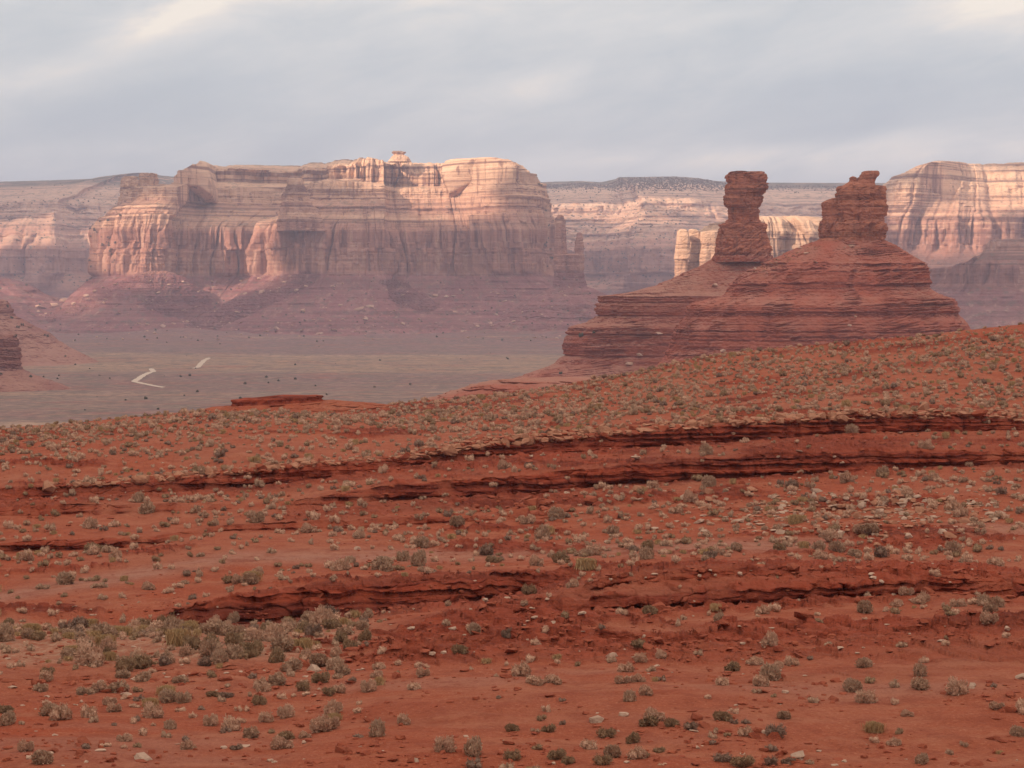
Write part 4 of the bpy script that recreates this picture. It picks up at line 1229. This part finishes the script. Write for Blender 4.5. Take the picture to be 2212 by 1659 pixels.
PL += [zx3(*a) for a in ((2150, 1045, 140, 'pale', 1.2), (2030, 970, 80, 'dark', 1.1), (1860, 1075, 110, 'olive'), (1940, 1055, 110, 'pale'), (1510, 1100, 90, 'pale', 1.1), (1690, 1075, 80, 'pale', .8), (1600, 1090, 60, 'pale'), (1340, 1150, 120, 'olive', 1.2),
      (1185, 1190, 80, 'pale'), (1245, 1190, 80, 'pale'), (760, 1190, 100, 'pale', .7), (1000, 1080, 110, 'olive', .7), (1100, 1085, 120, 'dark', .7), (1350, 1020, 120, 'pale', 1.2), (1470, 1000, 160, 'grey', .9), (910, 1180, 70, 'dark'), (2070, 1200, 90, 'pale'),
      (1890, 1260, 120, 'straw', 1.0), (1540, 1240, 140, 'pale', 1.2), (980, 1300, 130, 'pale', 1.2), (1090, 1350, 100, 'dark', 1.0), (1540, 1400, 170, 'olive', .7), (1680, 1385, 110, 'pale'), (1430, 1350, 80, 'olive', .9), (2080, 1390, 100, 'dark', .6),
      (820, 1470, 140, 'pale', .9), (790, 1420, 90, 'dark'), (340, 1410, 130, 'pale', .9), (430, 1265, 80, 'dark', 1.3), (265, 1295, 60, 'dark'), (550, 1305, 50, 'pale', 1.2), (420, 1160, 100, 'pale', .7), (530, 1155, 130, 'straw'), (230, 1110, 100, 'pale', .6),
      (650, 1065, 150, 'straw', .8), (50, 1470, 100, 'dark'), (430, 1460, 100, 'olive', .8), (200, 1450, 100, 'pale', .7), (1170, 1475, 120, 'dark', .6),
      (350, 900, 170, 'olive', 1.5), (470, 880, 180, 'olive', 1.5), (840, 740, 160, 'olive', 1.5), (980, 740, 180, 'olive', 1.5), (1160, 700, 160, 'olive', 1.2), (1470, 830, 150, 'olive', 1.6), (200, 800, 120, 'olive', 1.6), (70, 740, 110, 'olive', 1.2), (940, 850, 130, 'dark', .9),
      (660, 820, 110, 'grey'), (990, 940, 100, 'olive', 1.2), (1290, 950, 90, 'dark', 1.2), (480, 970, 140, 'grey'), (330, 940, 150, 'grey', .8), (760, 980, 130, 'grey', .8), (1790, 850, 170, 'grey', .9), (1910, 880, 180, 'grey', .8), (1580, 890, 180, 'grey', .8),
      (2010, 740, 130, 'olive', 1.4), (1950, 680, 120, 'olive', 1.4), (1670, 610, 150, 'olive', .9), (1420, 625, 160, 'olive'), (1870, 585, 140, 'olive'), (2140, 720, 60, 'dark', 1.3), (1790, 980, 150, 'olive'), (300, 1050, 170, 'grey'), (50, 1070, 150, 'grey', .8),
      (1900, 240, 90, 'grey'), (900, 240, 90, 'pale'), (1140, 240, 150, 'olive', .7), (190, 280, 90, 'grey'), (670, 320, 100, 'pale'), (810, 190, 90, 'dark', 1.1))]
# (px, base y, width px, kind, height factor)
shr = []
for (px, y, wd, kk, hh) in PL:
    gp = ground_at(px, y)
    if gp is None:
        continue
    p, _ = gp
    shr.append((p, 0.5 * wd / F * p[1] * 0.88, min(hh, 1.25) * 0.88, kk))
r = rng(42)
tot = 0
cells = set()
manual = np.array([s[0][:2] for s in shr])
area_rows = np.arange(r0, Vg.shape[0] - 40)
# area-uniform scatter over the visible ground
dA = (np.gradient(Dg2, axis=0)[area_rows] * np.maximum(1e-3, np.gradient(Xg, axis=1)[area_rows]))
dA = np.clip(dA, 0, None)
inframe = (Pxg[area_rows] > -40) & (Pxg[area_rows] < 2252)
visible = ((Pyg[area_rows] <= vis_min[area_rows - r0] + 0.6) | ~inframe) & (Pxg[area_rows] > -620) & (Pxg[area_rows] < 2820)
dens = 0.30 + 0.9 * np.clip(fbm(Xg[area_rows] / 22, Dg[area_rows] / 12, 0, 3, 400) + 0.3, 0, 1)
dens = dens * (0.62 + 0.38 * sstep(85, 150, Dg[area_rows])) * (1 + 4.5 * wash[area_rows])
dens = dens * (1 - 0.8 * (LgB[area_rows] > 0.15)) * (1 - 0.6 * rock_amt[area_rows])
dens *= 1 + 0.6 * sstep(200, 260, Dg[area_rows])
pw = (dA * visible * dens * np.where(inframe, 1.0, 0.4)).ravel()
cdf = np.cumsum(pw)
cdf /= cdf[-1]
NS = 12500
pick = np.searchsorted(cdf, r.rand(NS))
W = Vg.shape[1]
taken = list(manual)
gridh = {}


def near_taken(p, rad):
    cx_, cy_ = int(p[0] // 2), int(p[1] // 2)
    for a in (-1, 0, 1):
        for b in (-1, 0, 1):
            for q in gridh.get((cx_ + a, cy_ + b), ()):
                if (q[0] - p[0]) ** 2 + (q[1] - p[1]) ** 2 < rad * rad:
                    return True
    return False


for q in manual:
    gridh.setdefault((int(q[0] // 2), int(q[1] // 2)), []).append(q)
for ix in pick:
    i, j = ix // W + r0, ix % W
    p = Vg[i, j]
    big = p[1] > 120
    rad = float(np.clip(r.lognormal(-1.15, 0.36), 0.16, 0.72)) * (1.0 if not wash[i, j] else 0.95)
    if p[1] < 125 and not wash[i, j] > .3:
        rad = min(rad, 0.5) * 0.8
    if near_taken(p, rad * 0.9 + 0.3):
        continue
    gridh.setdefault((int(p[0] // 2), int(p[1] // 2)), []).append(p[:2])
    u = r.rand()
    if p[1] < 118 and wash[i, j] > .3:
        kk = 'grey' if u < .42 else 'pale' if u < .62 else 'straw' if u < .78 else 'olive' if u < .92 else 'dark'
    else:
        kk = 'pale' if u < .45 else 'grey' if u < .74 else 'dark' if u < .82 else 'olive' if u < .94 else 'straw'
    shr.append((p, rad, r.uniform(.75, 1.15), kk))

# largest in view become things of their own
shr.sort(key=lambda s: -(s[1] / s[0][1]) if 5 < proj(s[0])[0] < 2207 and 20 < proj(s[0])[1] < 1655 else 1.0)
ZONES_Y = [(74.5, 'on the near bare slope'), (90, 'above the near bare slope'), (112, 'under the lowest ledges'), (128, 'in front of the grey track'), (160, 'on the grey track bench'),
           (190, 'below the long undercut ledge'), (228, 'between the upper ledges'), (270, 'behind the tan rubble ledge'), (1e9, 'near the slope crest')]
ZONES_X = [(150, 'below the valley road bend'), (430, 'below the pale buttress'), (700, 'below the flat-capped knoll'), (980, 'below the mesa crest'), (1280, 'below the twin-pronged spire'), (1560, 'below the sunlit slabs'),
           (1720, 'below the round-headed tower'), (1950, 'below the broken-topped tower'), (1e9, 'below the shaded spur')]
ORD = ['largest', 'second largest', 'third largest', 'fourth largest', 'fifth largest', 'sixth largest', 'seventh largest', 'eighth largest', 'ninth largest', 'tenth largest', 'eleventh largest', 'twelfth largest',
       'thirteenth largest', 'fourteenth largest', 'fifteenth largest', 'sixteenth largest', 'seventeenth largest', 'eighteenth largest', 'nineteenth largest', 'twentieth largest']


def zone(p):
    px = float(proj(p)[0])
    zy = next(n_ for lim, n_ in ZONES_Y if p[1] < lim)
    if zy == 'under the lowest ledges' and px < 800:
        zy = 'in the brushy wash'
    return zy, next(n_ for lim, n_ in ZONES_X if px < lim)


count = {}
rs = rng(7)
NB = 300
GRN = {}
for n_i, (p, rad, hh, kk) in enumerate(shr[:NB]):
    o = obj('grass_clump' if kk == 'straw' else 'shrub', PROTO[kk][rs.randint(5)])
    o.location = (p[0], p[1], p[2] - 0.03)
    o.scale = (rad, rad * rs.uniform(.8, 1.1), rad * hh * rs.uniform(.95, 1.1))
    o.rotation_euler = (0, 0, rs.uniform(-.5, .5) + (math.pi if rs.rand() > .5 else 0))
    zy, zxn = zone(p)
    c_ = count.setdefault((kk, zy, zxn), 0)
    count[(kk, zy, zxn)] += 1
    nm = 'grass clump' if kk == 'straw' else 'shrub'
    o['label'] = f"{ORD[min(c_, 19)]} {KINDS[kk][0]} {nm} {zy}, {zxn}"
    o['category'] = nm
    o['group'] = 'shrubs and grass clumps dotting the red slopes'
# the rest as ground cover
for kk in KINDS:
    Vs_, Fs_, off = [], [], 0
    for (p, rad, hh, k2) in shr[NB:]:
        if k2 != kk:
            continue
        V_, F_ = PROTO_LO[kk][rs.randint(5)]
        a = rs.uniform(0, 6.28)
        ca, sa = math.cos(a), math.sin(a)
        q = V_ @ np.array([[ca, sa, 0], [-sa, ca, 0], [0, 0, 1]]) * np.array([rad, rad, rad * hh])
        Vs_.append(q + p - np.array([0, 0, .03]))
        Fs_.append(F_ + off)
        off += len(V_)
    if Vs_:
        obj('scrub_cover', mesh_from('scrub_cover', np.concatenate(Vs_), np.concatenate(Fs_), (KINDS[kk][1],), smooth_sh=False), kind='stuff',
            label=f"scattered small {KINDS[kk][0]} desert scrub over the red slopes", category='desert scrub')


# rocks -------------------------------------------------------------
def rock_mesh(seed, flat=0.6):
    r_ = rng(seed)
    import bmesh
    bm = bmesh.new()
    pts = r_.normal(size=(16, 3))
    pts /= np.linalg.norm(pts, axis=1, keepdims=True) ** 0.75
    pts = np.sign(pts) * np.abs(pts) ** 0.75
    for q in pts:
        bm.verts.new((q[0], q[1] * .85, q[2] * flat))
    res = bmesh.ops.convex_hull(bm, input=bm.verts)
    bmesh.ops.delete(bm, geom=[v_ for v_ in bm.verts if not v_.link_faces], context='VERTS')
    bmesh.ops.triangulate(bm, faces=bm.faces[:])
    me = bpy.data.meshes.new('rock')
    bm.to_mesh(me)
    bm.free()
    V = np.empty(len(me.vertices) * 3)
    me.vertices.foreach_get('co', V)
    Fv = np.empty(len(me.loops), dtype=np.int32)
    me.loops.foreach_get('vertex_index', Fv)
    bpy.data.meshes.remove(me)
    return V.reshape(-1, 3), Fv.reshape(-1, 3)


ROCKS = [rock_mesh(900 + q, (0.45, 0.6, 0.8, 0.35)[q % 4]) for q in range(12)]
rocks = []          # (p, size, kind)


def line_y(i, px):
    return float(np.interp(px, FX, lines[i][0]))


r = rng(77)
for _ in range(900):                                    # tan rubble crowning the upper ledge
    px = r.uniform(880, 2212) if r.rand() < .8 else r.uniform(100, 860)
    y = line_y(17, px) + r.uniform(-13, 7) * (1 if px > 900 else .6)
    gp = ground_at(px, y)
    if gp:
        rocks.append((gp[0], np.clip(r.lognormal(-1.02, .4), .15, .8), 'tan' if r.rand() < .75 else 'red'))
for _ in range(700):                                    # stones shed below the ledges
    li = (14, 4, 8, 16, 2)[r.randint(5)]
    px = r.uniform(0, 2212)
    y = line_y(li, px) + abs(r.normal()) * 14
    gp = ground_at(px, y)
    if gp:
        rocks.append((gp[0], np.clip(r.lognormal(-2.0, .45), .06, .4), 'red' if r.rand() < .8 else 'pale'))
for _ in range(620):                                    # stony fan beneath the broken-topped tower
    px = r.normal(1850, 240)
    y = r.normal(1105, 26) - (px - 1850) * 0.02
    gp = ground_at(px, y) if 1300 < px < 2230 else None
    if gp:
        rocks.append((gp[0], np.clip(r.lognormal(-1.55, .45), .10, .55), 'pale' if r.rand() < .45 else 'tan'))
for _ in range(60):
    px, y = r.normal(1130, 70), r.normal(1105, 14)
    gp = ground_at(px, y)
    if gp:
        rocks.append((gp[0], np.clip(r.lognormal(-0.95, .4), .15, .9), 'red'))
for _ in range(8000):
    px, y = r.uniform(-10, 2222), r.uniform(930, 1660)
    if vn(px / 160, y / 60, 0, 71) < r.uniform(-.7, .7):
        continue
    gp = ground_at(px, y)
    if gp:
        rocks.append((gp[0], np.clip(r.lognormal(-2.55, .5), .03, .3), 'red' if r.rand() < .93 else 'pale'))
for px, y, s_, k_ in ((1372, 990, .40, 'pale'), (1376, 1060, .5, 'tan'), (1950, 1090, .45, 'pale'), (1980, 1075, .38, 'pale'), (1740, 1340, .45, 'red'), (1560, 1350, .3, 'red'), (1640, 1100, .3, 'pale')):
    gp = ground_at(px, y)
    if gp:
        rocks.append((gp[0], s_, k_))
rocks.sort(key=lambda s: -(s[1] / s[0][1]))
RM = {'tan': M_ROCK_TAN, 'red': M_ROCK_RED, 'pale': M_ROCK_PALE}
RPROT = {k: [mesh_from('rock', V_, F_, (m,), smooth_sh=False) for V_, F_ in ROCKS] for k, m in RM.items()}
count = {}
NRK = 260
KN = {'tan': 'tan', 'red': 'dark red', 'pale': 'pale'}
for (p, s_, kk) in rocks[:NRK]:
    o = obj('rock', RPROT[kk][rs.randint(12)])
    o.location = (p[0], p[1], p[2] + s_ * .15)
    o.scale = (s_ * rs.uniform(.9, 1.3), s_, s_ * rs.uniform(.6, 1))
    o.rotation_euler = (rs.uniform(-.3, .3), rs.uniform(-.3, .3), rs.uniform(0, 6.28))
    zy, zxn = zone(p)
    c_ = count.setdefault((kk, zy, zxn), 0)
    count[(kk, zy, zxn)] += 1
    o['label'] = f"{ORD[c_] if c_ < 20 else 'small'} {KN[kk]} rock {zy}, {zxn}"
    o['category'] = 'rock'
    o['group'] = 'loose rocks along the ledges' if c_ < 20 else f"small {KN[kk]} rocks {zy}, {zxn}"
for kk, m in RM.items():
    Vs_, Fs_, off = [], [], 0
    for (p, s_, k2) in rocks[NRK:]:
        if k2 != kk:
            continue
        V_, F_ = ROCKS[rs.randint(12)]
        a = rs.uniform(0, 6.28)
        ca, sa = math.cos(a), math.sin(a)
        q = V_ @ np.array([[ca, sa, 0], [-sa, ca, 0], [0, 0, 1]]) * np.array([s_ * 1.15, s_, s_ * .8])
        Vs_.append(q + p + np.array([0, 0, s_ * .15]))
        Fs_.append(F_ + off)
        off += len(V_)
    obj('rubble', mesh_from('rubble', np.concatenate(Vs_), np.concatenate(Fs_), (m,), smooth_sh=False), kind='stuff',
        label=f"small {KN[kk]} stones strewn over the ledges and slopes", category='rubble')

# boulders on the mesa talus and on the butte pedestals --------------------------------------
BP = [mesh_from('boulder', V_, F_, (M_BOULDER,), smooth_sh=False) for V_, F_ in ROCKS]
tx, ty = proj(TALUS)
dg = bpy.context.evaluated_depsgraph_get()


def cast(px, y):
    a = P(px, y, 1.0)
    dvec = Vector(a).normalized()
    ok, loc, nr, ix, ob, mw = scene.ray_cast(dg, Vector((0, 0, 0)) + dvec * 420.0, dvec, distance=9000)
    return (np.array(loc), ob.name) if ok else None


dg.update()
big_pts = [(z5(955 + a, b)[0], 0) for a, b in ()]
BL = [(565, 632, 13), (775, 670, 17), (800, 663, 14), (790, 690, 12), (870, 700, 11), (640, 628, 9), (560, 603, 8), (520, 698, 9), (575, 716, 10), (600, 712, 12), (650, 716, 11), (690, 722, 12), (720, 714, 12),
      (655, 672, 10), (735, 660, 9), (90, 666, 22), (140, 650, 16), (185, 640, 14), (118, 660, 14), (160, 658, 11), (205, 630, 10), (225, 622, 10), (250, 615, 9), (300, 700, 8), (318, 702, 10), (352, 706, 10), (375, 700, 8),
      (905, 690, 7), (940, 640, 10), (980, 640, 8), (1030, 706, 10), (1060, 700, 9), (1110, 695, 9), (1140, 688, 8), (1170, 680, 7), (1005, 716, 8), (720, 560 + 60, 8), (470, 735, 8)]
r = rng(5)
for _ in range(225):
    px = r.uniform(60, 1300)
    BL.append((px, r.uniform(606, 738), float(np.clip(r.lognormal(1.5, .4), 3.0, 10))))
nb = 0
cnt2 = {}
BZ = [(620, 'high on the talus'), (650, 'on the upper talus'), (680, 'midway down the talus'), (705, 'low on the talus'), (1e9, 'at the talus toe')]
BZX = [(130, 'at the sunlit debris tongue'), (260, 'near the sunlit debris tongue'), (400, 'under the pale buttress'), (520, 'under the shaded alcove'), (640, 'under the stepped pinnacle'), (760, 'under the fluted face'), (860, 'under the square prow'),
       (980, 'under the mid mesa'), (1110, 'under the smooth end buttress'), (1e9, 'by the twin-pronged spire')]
BL = [(a_, b_, c_ * 1.2) for a_, b_, c_ in BL]
BL.sort(key=lambda s: -s[2])
for px, y, wd in BL:
    h = cast(px, y)
    if h is None or h[0][1] < 2500 or h[0][1] > 6000:
        continue
    s_ = 0.5 * wd / F * h[0][1]
    o = obj('boulder', BP[rs.randint(12)])
    o.location = tuple(h[0] + np.array([0, 0, s_ * .2]))
    o.scale = (s_ * 1.1, s_, s_ * rs.uniform(.6, .9))
    o.rotation_euler = (rs.uniform(-.3, .3), rs.uniform(-.3, .3), rs.uniform(0, 6.28))
    a = next(n_ for lim, n_ in BZ if y < lim)
    b = next(n_ for lim, n_ in BZX if px < lim)
    c_ = cnt2.get((a, b), 0)
    cnt2[(a, b)] = c_ + 1
    o['label'] = f"{ORD[min(c_, 19)]} fallen boulder {a}, {b}"
    o['category'] = 'boulder'
    o['group'] = 'boulders fallen on the mesa talus'
PB = [(z4(245, 937), 17, 'pale slab on the talus fan between the two towers'), (z4(1115, 690), 12, 'pale boulder just under the broken-topped tower'), (z4(1072, 694), 7, 'small round boulder beside the pale boulder under the broken-topped tower'),
      (z4(885, 788), 12, 'pale boulder perched on the top ledge of the stepped butte'), (z4(508, 830), 9, 'pale slab where the rubble ridge meets the talus fan'), (z4(830, 730), 12, 'tilted slab high on the rubble ridge of the stepped butte'),
      (z4(1142, 1133), 7, 'lone grey boulder midway down the stepped butte'), (z4(1104, 1190), 9, 'pale boulder low on the stepped butte ledges'), (z3(660, 1433), 16, 'pale boulder at the foot of the round-headed butte'),
      (z3(728, 1376), 14, 'tan boulder just above the pale foot boulder of the round-headed butte'), (z3(850, 1240), 14, 'broad tan slab in the gully of the round-headed butte'), (z3(1250, 1350), 14, 'long pale slab at the slope crest under the stepped butte'),
      (z4(790, 700), 14, 'reddish block topmost on the rubble ridge of the stepped butte'), (z4(640, 790), 9, 'small slab low on the rubble ridge of the stepped butte')]
for (px, y), wd, lab in PB:
    h = cast(px, y)
    if h is None or h[0][1] > 2500:
        continue
    s_ = 0.5 * wd / F * h[0][1]
    o = obj('boulder', BP[rs.randint(12)])
    o.location = tuple(h[0] + np.array([0, 0, s_ * .15]))
    o.scale = (s_ * 1.15, s_, s_ * .6)
    o.rotation_euler = (rs.uniform(-.3, .3), rs.uniform(-.4, .1), rs.uniform(0, 6.28))
    o['label'] = lab
    o['category'] = 'boulder'
# rubble ridge on the stepped butte and fans of stones on both pedestals, one mass
Vs_, Fs_, off = [], [], 0
r = rng(9)
cand = [(z4(r.uniform(480, 900), 0)[0], None) for _ in range(120)]
for k in range(520):
    if k < 190:
        t_ = r.rand()
        zx_, zy_ = 500 + 400 * t_ + r.normal() * 12, 835 - 165 * t_ + abs(r.normal()) * 22
        px, y = z4(zx_, zy_)
        wd = np.clip(r.lognormal(1.2, .4), 2, 7)
    elif k < 330:
        t_ = r.rand()
        px, y = z3(1240 - 560 * t_ + r.normal() * 40, 800 + 640 * t_ + r.normal() * 20)
        wd = np.clip(r.lognormal(.7, .4), 1.4, 5)
    else:
        px, y = r.uniform(1200, 2080), r.uniform(560, 800)
        wd = np.clip(r.lognormal(.5, .4), 1.2, 4)
    h = cast(px, y)
    if h is None or h[0][1] > 2000 or h[0][1] < 600:
        continue
    s_ = 0.5 * wd / F * h[0][1]
    V_, F_ = ROCKS[r.randint(12)]
    a = r.uniform(0, 6.28)
    ca, sa = math.cos(a), math.sin(a)
    Vs_.append(V_ @ np.array([[ca, sa, 0], [-sa, ca, 0], [0, 0, 1]]) * np.array([s_ * 1.2, s_, s_ * .7]) + h[0])
    Fs_.append(F_ + off)
    off += len(V_)
if Vs_:
    obj('scree', mesh_from('scree', np.concatenate(Vs_), np.concatenate(Fs_), (M_ROCK_TAN,), smooth_sh=False), kind='stuff',
        label='loose scree on the flanks of the two buttes', category='scree')

# junipers: plateau rims, valley and benches, far off and uncountable
Vs_, Fs_, off = [], [], 0
tree_protos = []
for q in range(5):
    V_, F_ = shrub_mesh(1100 + q, 60, 'dark')
    V_ = V_ * np.array([1, 1, 1.3])
    tree_protos.append((V_, F_))
r = rng(15)


def put_tree(p, s_):
    global off
    V_, F_ = tree_protos[r.randint(5)]
    Vs_.append(V_ * s_ + p)
    Fs_.append(F_ + off)
    off += len(V_)


for src, rows_, n_, s0 in ((Vm, (14, 60), 700, 2.0), (Vp, (2, 45), 1500, 2.3), (Vr, (14, 60), 350, 2.0)):
    for _ in range(n_):
        i, j = r.randint(*rows_), r.randint(10, src.shape[1] - 10)
        p = src[i, j]
        px_ = float(proj(p)[0])
        if src is Vm and 790 < px_ < 1110:
            continue
        if -40 < px_ < 2260:
            put_tree(p, s0 * r.uniform(.6, 1.3))
for _ in range(3400):
    px, y = r.uniform(1130, 1930), r.uniform(380, 402) + abs(r.normal()) * 7
    h = cast(px, y)
    if h is not None and h[0][1] > 5800:
        put_tree(h[0], r.uniform(2.2, 4.2))
for _ in range(70):
    px, y = r.uniform(0, 1250), r.uniform(712, 905)
    h = cast(px, y)
    if h is not None and h[0][1] > 1000:
        put_tree(h[0], r.uniform(.5, 1.7))
for _ in range(200):
    px, y = r.uniform(0, 1300), r.uniform(600, 740)
    h = cast(px, y)
    if h is not None and h[0][1] > 1500:
        put_tree(h[0], r.uniform(1.2, 2.8))
for _ in range(700):
    px, y = (r.uniform(0, 260) if r.rand() < .3 else r.uniform(1160, 1500)), r.uniform(390, 620)
    h = cast(px, y)
    if h is not None and h[0][1] > 5000:
        put_tree(h[0], r.uniform(1.8, 4))
obj('woodland', mesh_from('woodland', np.concatenate(Vs_), np.concatenate(Fs_), (M_TREE,), smooth_sh=False), kind='stuff',
    label='far-off dark junipers dotting the rims, benches and valley floor', category='woodland')

# ------------------------------------------------------------------ unseen cloud sheet added to block the sun over the valley
HC = 4000.0
m_c, t_c, b_c = new_mat('shade_cloud_vapour')
for n_ in list(t_c.n):
    t_c.n.remove(n_)
co = t_c.node('ShaderNodeOutputMaterial')
dfn = t_c.node('ShaderNodeBsdfDiffuse')
dfn.inputs[0].default_value = (0.85, 0.86, 0.88, 1)
trn = t_c.node('ShaderNodeBsdfTranslucent')
trn.inputs[0].default_value = (0.80, 0.82, 0.86, 1)
mxn = t_c.node('ShaderNodeMixShader')
mxn.inputs[0].default_value = 0.5
t_c.l.new(dfn.outputs[0], mxn.inputs[1])
t_c.l.new(trn.outputs[0], mxn.inputs[2])
t_c.l.new(mxn.outputs[0], co.inputs[0])
# holes cut in the sheet where sun should land: (px, y, depth, half-width px, half-height px)
LIT = [(300, 530, 5000, 66, 90), (572, 535, 5030, 26, 75), (830, 378, 5120, 110, 40), (960, 374, 5120, 120, 50), (1060, 376, 5100, 70, 46), (930, 425, 5050, 110, 16), (1500, 545, 3470, 85, 80), (1690, 474, 3650, 140, 18),
       (2090, 375, 5600, 230, 46), (100, 460, 7500, 60, 60), (20, 520, 7600, 60, 50), (200, 430, 7700, 60, 16), (120, 650, 5050, 130, 30), (580, 610, 4950, 22, 20), (2085, 520, 5500, 40, 50),
       (1420, 450, 7900, 190, 16), (1280, 490, 8200, 170, 16), (1400, 500, 7700, 70, 12), (40, 420, 6600, 80, 40)]
off_xy = L[:2] / L[2]
cgx = np.arange(-15500, 1500, 60.0)
cgy = np.arange(-6500, 9500, 60.0)
CXg, CYg = np.meshgrid(cgx, cgy)
cover = np.ones_like(CXg) * 0.75
for (px, y, d, hwx, hhy) in LIT:
    p = P(px, y, d)
    a = max(hwx, 4) / F * d
    b = max(hhy, 4) / F * d / math.tan(SUN_EL)        # vertical extent maps to plan length along the sun's direction
    c0 = p[:2] + off_xy * (HC - p[2])
    ux = off_xy / np.linalg.norm(off_xy)
    vx = np.array([-ux[1], ux[0]])
    dx, dy = CXg - c0[0], CYg - c0[1]
    u_ = (dx * ux[0] + dy * ux[1]) / (b + 40)
    v_ = (dx * vx[0] + dy * vx[1]) / (a * 0.9 + 40)
    rr_ = np.sqrt(u_ ** 2 + v_ ** 2)
    cover = np.minimum(cover, (rr_ - 1.12) * 1.2)
cover = cover + 0.13 * fbm(CXg / 350, CYg / 350, 0, 4, 600)
# sheet trimmed to the view so it blocks little skylight
gx0, gy0 = CXg - off_xy[0] * HC, CYg - off_xy[1] * HC
wedge = np.minimum((0.34 * np.maximum(gy0, 0) + 500 - np.abs(gx0)) / 500, (gy0 + 500) / 400)
cover = np.minimum(cover, wedge + 0.3 * fbm(CXg / 500, CYg / 500, 0, 3, 605))
edge = np.minimum.reduce([CXg - cgx[0], cgx[-1] - CXg, CYg - cgy[0], cgy[-1] - CYg]) / 900
cover = np.minimum(cover, edge - 0.2)
thick = np.clip(cover, 0, 1)
thick = thick ** 1.3 * 90
lump = 0.6 + 0.5 * fbm(CXg / 500, CYg / 500, 0, 4, 610)
topz = HC + thick * lump + 3
botz = HC - thick * 0.35 * (0.7 + 0.4 * fbm(CXg / 300, CYg / 300, 0, 3, 620))
keep = (cover[:-1, :-1] > 0) & (cover[1:, 1:] > 0) & (cover[1:, :-1] > 0) & (cover[:-1, 1:] > 0)
Fg = grid_faces(*CXg.shape)[keep.ravel()]
nV = CXg.size
Vc = np.concatenate([np.stack([CXg, CYg, topz], -1).reshape(-1, 3), np.stack([CXg, CYg, botz], -1).reshape(-1, 3)])
Fc = np.concatenate([Fg, Fg[:, ::-1] + nV])
used = np.unique(Fc)
remap = np.full(len(Vc), -1)
remap[used] = np.arange(len(used))
obj('shade_cloud', mesh_from('shade_cloud', Vc[used], remap[Fc], (m_c,)), kind='structure')

# ------------------------------------------------------------------ haze
import bmesh as _bm
bmh = _bm.new()
_bm.ops.create_cube(bmh, size=1.0)
meh = bpy.data.meshes.new('haze')
bmh.to_mesh(meh)
bmh.free()
hz = obj('haze', meh, kind='stuff', label='pale lavender haze filling the valley air', category='haze')
x0, x1, y0, y1, z0, z1 = -12000, 12000, -1000, 15000, -140, 700
hz.location = ((x0 + x1) / 2, (y0 + y1) / 2, (z0 + z1) / 2)
hz.scale = (x1 - x0, y1 - y0, z1 - z0)
mh = bpy.data.materials.new('haze_air')
mh.use_nodes = True
th_ = NT(mh.node_tree)
for n_ in list(th_.n):
    th_.n.remove(n_)
oh = th_.node('ShaderNodeOutputMaterial')
pv = th_.node('ShaderNodeVolumePrincipled')
pv.inputs['Color'].default_value = (0.80, 0.78, 1.0, 1)
pv.inputs['Density'].default_value = 6.6e-5
pv.inputs['Anisotropy'].default_value = 0.2
th_.l.new(pv.outputs[0], oh.inputs['Volume'])
meh.materials.append(mh)
